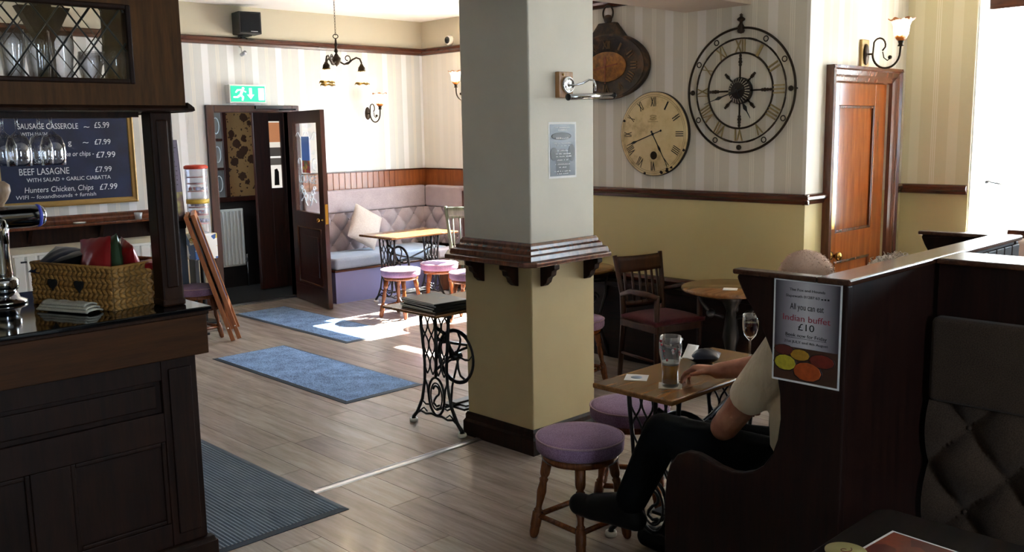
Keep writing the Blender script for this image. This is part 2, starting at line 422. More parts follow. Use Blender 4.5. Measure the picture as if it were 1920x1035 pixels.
# windows
def window(name, x, y0, y1, z0, z1, bars_y=(), bars_z=(), depth=.26):
    w = struct(name); w.location = (x, 0, 0); f = .06; a, b = depth, depth+.06
    mb = MB().box(a, b, y0, y0+f, z0, z1).box(a, b, y1-f, y1, z0, z1).box(a, b, y0+f, y1-f, z0, z0+f).box(a, b, y0+f, y1-f, z1-f, z1)
    obj('window_frame', mb, M['white'], w, bevel=.006)
    for y in bars_y: obj('glazing_bar', MB().box(a+.01, b-.01, y-.02, y+.02, z0+f, z1-f), M['white'], w)
    for z in bars_z: obj('glazing_bar', MB().box(a+.008, b-.012, y0+f, y1-f, z-.02, z+.02), M['white'], w)
    obj('pane', MB().box(a+.028, a+.032, y0+f, y1-f, z0+f, z1-f), M['pane'], w)
    obj('window_sill', MB().box(-.05, a, y0+.003, y1-.003, z0, z0+.03), M['white'], w, bevel=.006)
    obj('reveal_lining', MB().box(.012, a, y1-.012, y1, z0+.03, z1).box(.012, a, y0, y0+.012, z0+.03, z1).box(.012, a, y0+.012, y1-.012, z1-.012, z1), M['white'], w)
    return w
w1 = window('window_1', 7.08, 1.12, 2.54, .95, 2.75, (1.83,), (1.9,))
window('window_2', 7.08, -.6, .4, 1.2, 2.4, (-.1,), ())
window('window_3', 7.24, 6.35, 7.85, .75, 2.5, (7.3,), (), .22)
for k_, (a_, b_) in enumerate(((.55, 1.65),)):
    w_ = window('window_%d' % (6+k_), 0, a_, b_, 1.2, 2.3, ((a_+b_)/2,), (), .2); w_.location = (0, -2.6, 0); w_.rotation_euler = (0, 0, -PI/2)
w4 = window('window_4', 7.24, 5.42, 6.10, .75, 2.5, (), (), .22)
obj('casement_stay', MB().tube([(.25, 2.50, 1.325), (.235, 2.48, 1.335), (.22, 2.455, 1.325), (.215, 2.41, 1.32), (.22, 2.385, 1.312)], .006).ball((.25, 2.50, 1.325), .012), M['iron'], w1)
tag(obj('sun_blocker', MB().box(7.42, 7.424, 7.32, 7.79, 2.2, 2.44).cyl((7.42, 7.32, 2.2), (7.42, 7.79, 2.2), .012), M['white']), 'short white sun blocker added at the top of the far window behind the pillar', 'blind')  # unseen panel added to trim the sun patch on the floor
tag(obj('sun_blocker', MB().box(7.42, 7.424, 5.47, 6.05, 1.5, 2.29).cyl((7.42, 5.47, 1.5), (7.42, 6.05, 1.5), .012), M['white']), 'white sun blocker added across the narrow far window behind the pillar', 'blind')  # added out of view so only a thin strip of sun lands
bl = thing('venetian_blind', 'white slatted venetian blind hanging in the bright window at the right edge', 'blind', (7.24, 0, 0))
obj('head_rail', MB().box(-.06, .03, 1.2, 2.50, 2.545, 2.63), M['mahogany_y'], bl, bevel=.005)
_sl = MB().box(-.022, .022, 1.24, 2.36, -.0012, .0012).xf(Matrix.Rotation(.7, 4, 'Y')).mesh('slat'); _sl.materials.append(M['white'])
for k in range(38): obj('slat', _sl, None, bl, (0, 0, 1.07+.039*k))
obj('bottom_rail', MB().box(-.02, .02, 1.24, 2.36, 1.025, 1.045), M['white'], bl, bevel=.004)
for y in (1.45, 2.1): obj('ladder_cord', MB().cyl((0, y, 1.03), (0, y, 2.55), .0025, n=6), M['white'], bl)

# alcove door (door_1)
d1 = struct('door_1'); d1.location = (0, 3.03, 0)
x0, x1, zt = 5.862, 6.918, 2.15; mb = MB()
FP = [(0, 0), (0, -.055), (.02, -.06), (.03, -.045), (.06, -.04), (.075, -.03), (.10, -.022), (.11, 0)]     # architrave profile (inward, y)
for s, xx in ((1, x0), (-1, x1)): mb.prism([(xx+s*a, b) for a, b in FP], 'z', 0, zt)
mb.prism([(b, zt-a) for a, b in FP], 'x', x0+.002, x1-.002)
obj('door_frame', mb, M['doorframe'], d1)
lx0, lx1 = 5.972, 6.806; ly = .015
st = [('stile', (lx0, lx0+.115, 0, 2.058)), ('stile', (lx1-.175, lx1, 0, 2.058)), ('rail', (lx0+.115, lx1-.175, 1.89, 2.058)), ('rail', (lx0+.115, lx1-.175, .82, 1.02)), ('rail', (lx0+.115, lx1-.175, 0, .2))]
for n_, (a, b, c, d) in st: obj(n_, MB().box(a, b, ly, ly+.04, c, d), M['doorwood'], d1, bevel=.003)
for c, d in ((1.02, 1.89), (.2, .82)):
    p = obj('panel', MB().box(lx0+.115, lx1-.175, ly+.018, ly+.03, c, d), M['doorwood'], d1)
    a, b = lx0+.115, lx1-.175; q = .018
    obj('bead', MB().box(a, a+q, ly+.002, ly+.02, c, d).box(b-q, b, ly+.002, ly+.02, c, d).box(a+q, b-q, ly+.002, ly+.02, c, c+q).box(a+q, b-q, ly+.002, ly+.02, d-q, d), M['doorframe'], p, bevel=.005)
obj('push_plate', MB().box(lx0+.025, lx0+.095, ly-.003, ly, 1.05, 1.44), M['brass'], d1)['label'] = 'brass push plate'
Mk = Matrix.Translation((lx0+.06, ly, .87)) @ Matrix.Rotation(PI/2, 4, 'X')
obj('knob', MB().lathe([(.03, 0), (.03, .006), (.012, .012), (.011, .03), (.027, .045), (.032, .06), (.026, .075), (0, .08)], 20, Mk), M['brass'], d1)['label'] = 'round brass door knob'
obj('threshold', MB().box(5.972, 6.808, .06, .15, 0, .01), M['doorframe'], d1)
obj('door_stop', MB().box(5.972, 6.808, .06, .15, .012, 2.058), M['doorframe'], d1)

# ---------------------------------------------------------------- pillar with its drink shelf
pl = struct('pillar'); PX0, PX1, PY0, PY1 = 3.51, 4.022, 3.454, 3.985
obj('upper_column', MB().box(PX0, PX1, PY0, PY1, 1.08, 2.557), M['pillar_up'], pl, bevel=.008)
obj('lower_column', MB().box(PX0, PX1, PY0, PY1, 0, 1.08), M['pillar_lo'], pl, bevel=.008)
def ringprism(prof, x0, x1, y0, y1):
    mb = MB(); vs = []; n = len(prof)
    for d, z in prof: vs += [(x0-d, y0-d, z), (x1+d, y0-d, z), (x1+d, y1+d, z), (x0-d, y1+d, z)]
    fs = [(i*4+k, i*4+(k+1) % 4, ((i+1) % n)*4+(k+1) % 4, ((i+1) % n)*4+k) for i in range(n) for k in range(4)]
    return mb.add(vs, fs)
obj('skirting', ringprism([(-.003, 0), (.022, 0), (.022, .085), (.012, .10), (.012, .125), (.004, .14), (-.003, .14)], PX0, PX1, PY0, PY1), M['darkoak'], pl)
obj('moulding', ringprism([(-.003, 1.078), (.06, 1.078), (.055, 1.10), (.035, 1.108), (.032, 1.125), (.018, 1.135), (.016, 1.15), (.006, 1.163), (-.003, 1.165)], PX0, PX1, PY0, PY1), M['doorframe'], pl)
sx0, sx1, sy0, sy1, c = 3.39, 4.17, 3.34, 4.15, .05; cb = .13
poly = [(sx0+c, sy0), (sx1-cb, sy0), (sx1, sy0+cb), (sx1, sy1-cb), (sx1-cb, sy1), (sx0+cb, sy1), (sx0, sy1-cb), (sx0, sy0+c)]
obj('shelf', MB().prism(poly, 'z', 1.05, 1.078), M['doorframe'], pl, bevel=.008)
cp = [(0, 1.05), (.105, 1.05), (.105, 1.025), (.085, 1.015), (.08, .99), (.055, .975), (.045, .95), (.02, .93), (0, .925)]
for y in (3.57, 3.84):
    obj('corbel', MB().prism([(PX0-a, z) for a, z in cp], 'y', y-.022, y+.022), M['darkoak'], pl, bevel=.004)
    obj('corbel', MB().prism([(PX1+a, z) for a, z in cp], 'y', y-.022, y+.022), M['darkoak'], pl, bevel=.004)
for x in (3.60, 3.95):
    obj('corbel', MB().prism([(PY0-a, z) for a, z in cp], 'x', x-.022, x+.022), M['darkoak'], pl, bevel=.004)
    obj('corbel', MB().prism([(PY1+a, z) for a, z in cp], 'x', x-.022, x+.022), M['darkoak'], pl, bevel=.004)
tag(obj('floor_strip', MB().prism([(3.845, 0), (3.85, .006), (3.868, .009), (3.872, .007), (3.876, .009), (3.894, .006), (3.9, 0)], 'x', 2.372, 3.485), M['alu']), 'bright aluminium threshold strip across the wooden floor beside the pillar', 'floor strip')

# mats
def floor_mat(label, x0, x1, y0, y1, m, rib=False):
    t = thing('door_mat', label, 'mat', ((x0+x1)/2, (y0+y1)/2, 0)); w, h = (x1-x0)/2, (y1-y0)/2; b = .03
    fn = lambda u, v: (-w+b+u*2*(w-b), -h+b+v*2*(h-b), .009+(.0022*math.sin(u*(w-b)*2*330) if rib else random.uniform(-.0008, .0008)))
    obj('pile', MB().grid(fn, 400 if rib else 60, 6 if rib else 160), m, t)
    e = [(-w, -h), (w, -h), (w, h), (-w, h)]; i_ = [(-w+b, -h+b), (w-b, -h+b), (w-b, h-b), (-w+b, h-b)]
    vs = [(x, y, .0005) for x, y in e]+[(x, y, .003) for x, y in e]+[(x, y, .009) for x, y in i_]+[(x, y, .0005) for x, y in i_]
    fs = [(r*4+k, r*4+(k+1) % 4, ((r+1) % 4)*4+(k+1) % 4, ((r+1) % 4)*4+k) for r in range(4) for k in range(4)]
    obj('edging', MB().add(vs, fs), M['rubber'], t)
    return t
floor_mat('blue grey rectangular mat in the middle of the floor, before the iron table', 3.37, 4.02, 5.04, 6.89, M['mat_blue'])
floor_mat('blue grey mat inside the entrance door, partly in sunlight', 4.41, 4.99, 6.55, 8.50, M['mat_blue'])
floor_mat('charcoal ribbed mat beside the dark bar corner', 1.70, 2.375, 3.565, 5.4, M['mat_dark'], True)
def fit_text(name, body, w, h, mat, parent, Mx, depth=.0006, center=False, shear=0):
    me = text_mesh(body, 1.0, depth*1.0, 'LEFT', shear); xs = [v.co.x for v in me.vertices]; ys = [v.co.y for v in me.vertices]
    a, b = min(xs), max(xs); sx = w/(b-a); sy = h/.72
    me.transform(Matrix.Diagonal((sx, sy, 1, 1)) @ Matrix.Translation((-a-((b-a)/2 if center else 0), 0, 0))); me.transform(Mx)
    return obj(name, me, mat, parent)
def squiggle(name, w, mat, parent, Mx, h=.004, amp=.6, n=14):     # an unreadable line of print
    mb = MB(); k = max(3, int(w/(h*1.4)))
    for i in range(k):
        if random.random() < .18: continue
        x = -w/2+i*w/k; hh = h*random.uniform(.5, 1); mb.box(x, x+w/k*.6, 0, hh, 0, .0004)
    return obj(name, mb.xf(Mx), mat, parent)

# ---------------------------------------------------------------- entrance porch
floral = NT('brown_floral_wallpaper')
_v = floral.mapped(floral.pos(), (1, 1, 1)); vo = floral.n('ShaderNodeTexVoronoi'); vo.inputs['Scale'].default_value = 7.5
nv = floral.n('ShaderNodeTexNoise'); nv.inputs['Scale'].default_value = 30; floral.l(_v, nv.inputs['Vector'])
dm = floral.n('ShaderNodeVectorMath', operation='MULTIPLY_ADD'); floral.l(nv.outputs['Color'], dm.inputs[0]); dm.inputs[1].default_value = (.05, .05, .05); floral.l(_v, dm.inputs[2])
floral.l(dm.outputs[0], vo.inputs['Vector']); v2 = floral.n('ShaderNodeTexVoronoi'); v2.inputs['Scale'].default_value = 19; floral.l(dm.outputs[0], v2.inputs['Vector'])
fl = floral.math('MAXIMUM', floral.math('LESS_THAN', vo.outputs['Distance'], .40), floral.math('LESS_THAN', v2.outputs['Distance'], .22))
floral.base(floral.mix(fl, srgb('#b58f5e'), srgb('#4a2d1c'))); floral.set(Roughness=.6)
darkdado = plain('porch_dark_panel', '#2a2220', .5, .1)
porch_floor = plain('porch_dark_matting', '#1b1816', .9, .1)
struct('floor_porch', MB().box(4.1, 6.6, 8.92, 10.2, -.08, -.002), porch_floor)
mb = MB().box(4.1, 6.6, 10.1, 10.2, 1.0, 2.4); struct('wall_porch_back', mb, floral.m)
struct('wall_porch_dado', MB().box(4.1, 6.6, 10.085, 10.2, 0, 1.0), darkdado)
struct('trim_10', MB().box(4.1, 6.6, 10.06, 10.1, 1.0, 1.06), M['entrance'], bevel=.008)
wall('wall_porch_left', 'x', 4.1, -.1, 9.05, 10.2, 0, 2.4, darkdado, [(9.42, 9.88, 1.62, 2.08)])  # unseen side opening added to let sky light into the porch
struct('wall_porch_right', MB().box(6.5, 6.6, 9.05, 10.2, 0, 2.4), darkdado)
struct('ceiling_porch', MB().box(4.0, 6.6, 9.05, 10.2, 2.4, 2.45), M['ceiling'])
struct('trim_11', MB().box(5.22, 5.275, 10.05, 10.1, 1.06, 2.4).box(5.04, 5.09, 10.05, 10.1, 1.06, 2.4), M['entrance'], bevel=.006)
w5 = struct('window_5'); w5.location = (0, 10.08, 0)                       # leaded porch side light
for k, (a, b) in enumerate(((1.06, 1.37), (1.40, 1.70), (1.73, 2.02))):
    obj('pane', MB().box(5.09, 5.22, -.004, .004, a, b), plain('painted_reflection_pane', ('#b0b2b6', '#dcdad4', '#c4c2bc')[k], .12, .2, .35), w5)  # bright reflections put into the pane colours
    for j in range(1): obj('etched_ring', MB().tube([(5.155+.04*math.cos(t), -.007, (a+b)/2+.09*math.sin(t)) for t in [i*PI/8 for i in range(16)]], .006, 6, True), M['etch'], w5)
for z in (1.385, 1.715): obj('glazing_bar', MB().box(5.09, 5.22, -.02, .015, z-.012, z+.012), M['entrance'], w5)
# dark inner porch door with a narrow glazed slot
d3 = struct('door_3'); d3.location = (0, 9.6, 0)
obj('leaf', MB().box(5.36, 5.555, 0, .045, .01, 2.35).box(5.70, 6.5, 0, .045, .01, 2.35).box(5.555, 5.70, 0, .045, .01, 1.16).box(5.555, 5.70, 0, .045, 1.915, 2.35), M['entrance'], d3, bevel=.004)
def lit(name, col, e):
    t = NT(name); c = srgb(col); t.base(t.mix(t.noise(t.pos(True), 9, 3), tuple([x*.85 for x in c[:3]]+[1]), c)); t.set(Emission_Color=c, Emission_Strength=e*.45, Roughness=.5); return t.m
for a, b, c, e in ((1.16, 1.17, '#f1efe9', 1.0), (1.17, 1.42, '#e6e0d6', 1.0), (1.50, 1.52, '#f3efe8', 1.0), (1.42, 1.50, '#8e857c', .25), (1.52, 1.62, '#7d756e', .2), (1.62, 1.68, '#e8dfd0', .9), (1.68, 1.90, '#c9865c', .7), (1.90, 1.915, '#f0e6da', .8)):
    obj('pane', MB().box(5.555, 5.70, .02, .026, a, b), lit('glowing_slot_pane', c, e), d3)  # panes glow to imitate the bright view through the slot
obj('dark_object', MB().prism([(5.60, 1.19), (5.66, 1.19), (5.66, 1.34), (5.64, 1.38), (5.61, 1.37)], 'y', .012, .02), darkdado, d3)
# radiator
def radiator(label, x0, x1, y, z0, z1, n, grille=False):
    t = thing('radiator', label, 'radiator', ((x0+x1)/2, y, z0)); w = (x1-x0)/2; h = z1-z0; mb = MB()
    for k in range(n):
        a = -w+2*w*k/n; b = a+2*w/n
        mb.prism([(a+.004, 0), (a+.012, -.022), (b-.012, -.022), (b-.004, 0)], 'z', .02, h-.02)
    obj('convector_face', mb, M['white'], t, bevel=.004)
    obj('back_plate', MB().box(-w, w, -.002, .03, 0, h), M['white'], t, bevel=.005)
    if grille:
        for k in range(9): obj('vent_slot', MB().box(-w+.06+k*.1, -w+.11+k*.1, -.026, -.02, h-.075, h-.06), M['ink'], t)
    else: obj('valve', MB().cyl((w+.02, 0, .05), (w+.02, 0, .13), .014).cyl((w, 0, .05), (w+.02, 0, .05), .01).cyl((w+.02, 0, -z0), (w+.02, 0, .05), .008), M['chrome'], t)
    return t
radiator('white ribbed radiator on the dark porch wall through the doorway', 5.09, 5.41, 10.04, .25, .92, 7)
# entrance frame + open glazed leaf (door_2)
d2 = struct('door_2'); d2.location = (0, 8.9, 0)
mb = MB()
for a, b in ((4.445, 4.53), (5.42, 5.505)): mb.box(a, b, -.03, .16, 0, 2.065)
mb.box(4.53, 5.42, -.03, .16, 1.995, 2.065)
obj('door_frame', mb, M['entrance'], d2, bevel=.006)
obj('threshold', MB().box(4.53, 5.42, -.02, .06, 0, .012), M['alu'], d2)
obj('closer_arm', MB().box(4.98, 5.30, -.06, -.03, 2.03, 2.06).tube([(5.26, -.05, 2.02), (5.30, -.2, 2.02), (5.27, -.35, 2.015)], .008), M['black'], d2)
lf = obj('leaf', MB(), None, d2); lf.location = (5.37, -.055, .008); lf.rotation_euler = (0, 0, math.atan2(-.88, -.17))
LW = .897; me_ = MB().box(0, .12, -.022, .022, 0, 1.99).box(LW-.12, LW, -.022, .022, 0, 1.99).box(.12, LW-.12, -.022, .022, 1.865, 1.99).box(.12, LW-.12, -.022, .022, .80, .955).box(.12, LW-.12, -.022, .022, 0, .2).box(.12, LW-.12, -.008, .008, .2, .8)
_m0 = lf.data; lf.data = me_.mesh('leaf'); lf.data.materials.append(M['entrance']); bpy.data.meshes.remove(_m0)
obj('raised_panel', MB().box(.22, LW-.22, -.020, -.008, .29, .71).box(.22, LW-.22, .008, .02, .29, .71), M['entrance'], lf, bevel=.01)
q = .02; a, b, c, d = .12, LW-.12, .2, .8
obj('panel_bead', MB().box(a, a+q, -.022, -.008, c, d).box(b-q, b, -.022, -.008, c, d).box(a+q, b-q, -.022, -.008, c, c+q).box(a+q, b-q, -.022, -.008, d-q, d), M['doorframe'], lf, bevel=.006)
obj('pane', MB().box(.12, LW-.12, -.003, .003, .955, 1.865), M['pane'], lf)
c_ = LW/2; sc = MB()
for s in (-1, 1):
    for k in range(3):
        zc = 1.10+.05*k; r0 = .06-.012*k
        sc.tube([(c_+s*(.07+.05*k+r0*math.cos(t)*(1-t/9)), -.005, zc+r0*math.sin(t)*(1-t/9)) for t in [i*.45 for i in range(16)]], .006, 5, False, .3)
    sc.tube([(c_+s*(.03+.16*t+.02*math.sin(t*9)), -.005, 1.02+.06*math.sin(t*PI)+.04*t) for t in [i/12 for i in range(13)]], .006, 5, False, .3)
    sc.tube([(c_+s*(.02+.26*t), -.005, 1.74+.035*math.cos(t*8)) for t in [i/16 for i in range(17)]], .003, 5, False, .3)
    sc.tube([(c_+s*(.20+.05*math.cos(t)), -.005, 1.45+.06*math.sin(t)) for t in [i*.4 for i in range(14)]], .003, 5, False, .3)
obj('etched_scroll', sc, M['etch'], lf)
fit_text('etched_lettering', 'LOUNGE', .46, .085, M['etch'], lf, FRONT_Y(.2, -.0045, 1.255))
blue = NT('blue_flyer_print'); sx_ = blue.n('ShaderNodeSeparateXYZ'); blue.l(blue.pos(True), sx_.inputs[0])
fz = blue.n('ShaderNodeMapRange'); blue.l(sx_.outputs[2], fz.inputs[0]); fz.inputs[1].default_value = 1.36; fz.inputs[2].default_value = 1.73
vv = blue.n('ShaderNodeTexVoronoi'); vv.inputs['Scale'].default_value = 26; blue.l(blue.pos(True), vv.inputs['Vector'])
fruit = blue.mix(.35, blue.ramp(vv.outputs['Color'], [(.25, srgb('#3a6b2a')), (.45, srgb('#d7b23a')), (.6, srgb('#c23a2e')), (.8, srgb('#7c2f55'))], 'CONSTANT'), srgb('#8a3030'))
blue.base(blue.mix(blue.math('GREATER_THAN', fz.outputs[0], .34), fruit, blue.ramp(fz.outputs[0], [(.34, srgb('#3b6fc4')), (.8, srgb('#3d5fa8')), (1, srgb('#5f7fb4'))])))
fp = obj('flyer', MB().box(c_-.125, c_+.085, -.008, -.0045, 1.36, 1.73), blue.m, lf)
obj('kick_plate', MB().box(.02, LW-.02, -.024, -.022, .03, .17), M['entrance'], lf)
obj('lock_plate', MB().box(LW, LW+.003, -.015, .015, .86, 1.06), M['brass'], lf)
obj('door_knob', MB().lathe([(.02, 0), (.008, .008), (.008, .03), (.024, .045), (.02, .06), (0, .064)], 16, Matrix.Translation((LW-.05, -.022, .90)) @ Matrix.Rotation(PI/2, 4, 'X')), M['brass'], lf)

# emergency exit sign
ex = thing('exit_sign', 'green illuminated running man exit sign above the entrance door', 'sign', (4.885, 8.9, 2.085))
green = NT('exit_green'); green.base(green.mix(green.noise(green.pos(True), 5, 2), srgb('#12a878'), srgb('#17c08a'))); green.set(Emission_Color=srgb('#13b585'), Emission_Strength=.55)
exw = NT('exit_white'); exw.base(exw.mix(exw.noise(exw.pos(True), 5, 2), srgb('#f2fffb'), srgb('#ffffff'))); exw.set(Emission_Color=(.9, 1, .97, 1), Emission_Strength=.9)
obj('housing', MB().box(-.205, .205, -.085, 0, .0, .185), M['white'], ex, bevel=.006)
obj('panel', MB().box(-.19, .19, -.09, -.085, .014, .17), green.m, ex)
mb = MB()
P2 = lambda pts: mb.prism(pts, 'y', -.094, -.09)
P2([(.06, .15), (.06, .09), (.035, .09), (.074, .035), (.113, .09), (.088, .09), (.088, .15)][::-1] if 0 else [(.012, .15), (.012, .085), (-.012, .085), (.026, .04), (.064, .085), (.040, .085), (.040, .15)])
P2([(.115, .03), (.115, .15), (.178, .15), (.178, .03)])
mb.ball((-.055, -.092, .145), (.014, .002, .014))
P2([(-.075, .135), (-.05, .125), (-.072, .085), (-.05, .06), (-.06, .025), (-.076, .025), (-.07, .055), (-.10, .08)])
P2([(-.10, .085), (-.085, .07), (-.12, .05), (-.165, .05), (-.165, .066), (-.125, .068)])
P2([(-.075, .138), (-.085, .125), (-.115, .12), (-.135, .10), (-.145, .108), (-.122, .136)])
P2([(-.058, .128), (-.05, .118), (-.03, .105), (-.022, .113)])
obj('pictogram', mb, exw.m, ex)

# loudspeaker, cameras
sp = thing('loudspeaker', 'black box loudspeaker mounted on the picture rail of the far wall', 'speaker', (4.885, 8.76, 2.76), math.radians(-8))
obj('cabinet', MB().box(-.115, .115, -.10, .10, 0, .215), M['black'], sp, bevel=.006)
obj('grille', MB().box(-.10, .10, -.106, -.10, .012, .203), fabric('speaker_cloth', '#0b0c0f', '#1a1c20', 400), sp, bevel=.004)
obj('badge', MB().box(.0, .07, -.109, -.106, .02, .026), M['alu'], sp)
obj('bracket', MB().box(-.05, .05, .0, .13, -.012, 0).box(-.02, .02, .1, .14, -.06, 0), M['black'], sp)
cc = thing('security_camera', 'small bullet camera hanging under the picture rail below the loudspeaker', 'camera', (4.865, 8.86, 2.65))
obj('stalk', MB().tube([(0, .04, 0), (0, 0, -.01), (0, -.01, -.05)], .006), M['white'], cc)
obj('body', MB().lathe([(0, -.04), (.018, -.035), (.02, .03), (0, .035)], 14, Matrix.Translation((.01, -.02, -.07)) @ Euler((1.2, 0, .3)).to_matrix().to_4x4()), M['alu'], cc)
dc = thing('dome_camera', 'white dome security camera on the cream frieze beside the room corner', 'camera', (7.24, 8.37, 2.80))
Mr = Matrix.Rotation(-PI/2, 4, 'Y')
obj('housing', MB().lathe([(.06, 0), (.06, .02), (.05, .035), (.046, .05)], 20, Mr), M['white'], dc)
obj('lens', MB().lathe([(.042, .03), (.04, .055), (.025, .068), (0, .072)], 18, Mr), M['black'], dc)

# lamps --------------------------------------------------------------
shade_mat = glow('frosted_amber_shade', '#fff3d8', '#9a5208', 0.0, .13, 4.5)
shade_dn = glow('frosted_amber_shade_down', '#fff3d8', '#7a5a0c', -.135, .0, 4.5)
def bulb(parent, loc, e):
    l = bpy.data.lights.new('bulb', 'POINT'); l.energy = e; l.shadow_soft_size = .03; l.color = (1, .78, .48)
    o = bpy.data.objects.new('bulb', l); COL.objects.link(o); o.parent = parent; o.location = loc; return o
TULIP = [(.018, 0), (.03, .012), (.04, .035), (.043, .06), (.045, .085), (.055, .108), (.072, .122)]
def frill(mb_, prof, n, M_, up=1):
    b = len(mb_.v); mb_.lathe_open(prof, n, None); m = len(prof)
    for k in range(n):
        a = 2*PI*k/n; i = b+(m-1)*n+k; x, y, z = mb_.v[i]; mb_.v[i] = (x*(1+.08*math.cos(6*a)), y*(1+.08*math.cos(6*a)), z+.006*math.cos(6*a+1))
    mb_.v[b:] = [tuple(M_ @ Vector(v)) for v in mb_.v[b:]]
def sconce(label, loc, rz, wooden=False, e=3):
    t = thing('wall_lamp', label, 'wall lamp', loc, rz, 'amber glass wall lamps')     # local -Y points into the room
    if wooden: obj('wooden_block', MB().box(-.055, .055, -.02, 0, -.085, .10), M['gilt'], t, bevel=.004)
    yb = -.02 if wooden else 0
    obj('back_plate', MB().ball((0, yb-.006, 0), (.035, .014, .072), 16, 10), M['bronze'], t)
    arm = MB().tube([(0, yb-.01, 0), (0, yb-.05, .0)]+[(0, yb-.145+.095*math.cos(PI*k/14), -.10*math.sin(PI*k/14)) for k in range(15)]+[(0, yb-.242, .05)], .0075, 8)
    arm.tube([(0, yb-.052, 0)]+[(0, yb-.095+.043*math.cos(-.5-q), .052+.05*math.sin(-.5-q+PI*0)*-1) for q in [k*.36 for k in range(9)]]+[(0, yb-.128, .03), (0, yb-.118, .018)], .006, 8)
    arm.tube([(0, yb-.12, .01), (0, yb-.13, -.03), (0, yb-.155, -.05), (0, yb-.175, -.035)], .004, 6).ball((0, yb-.172, -.03), .014)
    obj('scroll_arm', arm, M['bronze'], t)
    obj('cup', MB().lathe([(.0, .035), (.022, .04), (.014, .052), (.02, .07), (.018, .078)], 16, Matrix.Translation((0, yb-.242, 0))), M['bronze'], t)
    mb = MB(); frill(mb, TULIP, 36, Matrix.Identity(4)); mb.v = mb.v
    sh = obj('glass_shade', mb, shade_mat, t, (0, yb-.242, .075), solid=.003); sh.scale = (1.12, 1.12, 1.15)
    bulb(t, (0, yb-.242, .17), e)
    return t
sconce('amber glass wall lamp glowing on the far striped wall above the bench', (6.42, 8.9, 1.985), 0, e=.9)
sconce('amber glass wall lamp half hidden behind the left side of the pillar', (7.24, 8.02, 2.21), -PI/2, e=.9)
sconce('amber glass wall lamp on a wooden block above the varnished alcove door', (6.37, 3.03, 2.235), 0, True, .7)
ch = thing('chandelier', 'bronze hanging chandelier with glowing amber glass bell shades', 'ceiling lamp', (4.88, 7.2, 2.33))
CR = Vector((.828, -.561)); CF = Vector((.561, .828))
def ring_loc(ang, rr): v = CR*math.cos(ang)*rr + CF*math.sin(ang)*rr; return v
obj('ceiling_rose', MB().lathe([(.05, HZ-2.33-.001), (.05, HZ-2.33-.012), (.015, HZ-2.33-.04)], 18), M['bronze'], ch)
mb = MB()
for k in range(17):
    z = .305+k*.024; a = PI/2*(k % 2)
    mb.tube([(.006*math.cos(t)*math.cos(a), .006*math.cos(t)*math.sin(a), z+.014*math.sin(t)) for t in [i*PI/4 for i in range(8)]], .0018, 5, True)
obj('chain', mb, M['bronze'], ch)
obj('stem', MB().tube([(.022*math.cos(t)*CR.x, .022*math.cos(t)*CR.y, .285+.018*math.sin(t)) for t in [i*PI/7 for i in range(14)]], .004, 6, True).lathe([(0, .27), (.008, .26), (.01, .23), (.016, .21), (.008, .19), (.012, .175), (.02, .155), (.008, .14), (.026, .11), (.04, .095), (.036, .065), (.02, .04), (.006, .03), (0, .02)], 16), M['bronze'], ch)
for ang in (.4, 1.95, 4.33):
    d = ring_loc(ang, 1.0); P = lambda rr, z: (d.x*rr, d.y*rr, z)
    am = obj('arm', MB().tube([P(.02, .07), P(.07, .045), P(.11, .05), P(.15, .085), P(.19, .105), P(.225, .095), P(.24, .06), P(.24, .03)], .008, 8)
        .tube([P(.07, .045)]+[P(.105+.028*math.cos(t)*(1-t/11), .095+.03*math.sin(t)*(1-t/11)) for t in [-1.6+k*.5 for k in range(14)]], .005, 6), M['bronze'], ch)
    obj('fitter', MB().lathe([(.012, .05), (.018, .035), (.03, .02), (.036, -.01)], 16, Matrix.Translation(P(.24, 0))), M['bronze'], am)
    mb = MB(); frill(mb, [(.03, 0), (.04, -.02), (.046, -.05), (.047, -.08), (.055, -.105), (.068, -.125)], 36, Matrix.Identity(4))
    obj('glass_shade', mb, shade_dn, am, P(.24, -.005), solid=.003)
    bulb(ch, P(.24, -.10), .8)

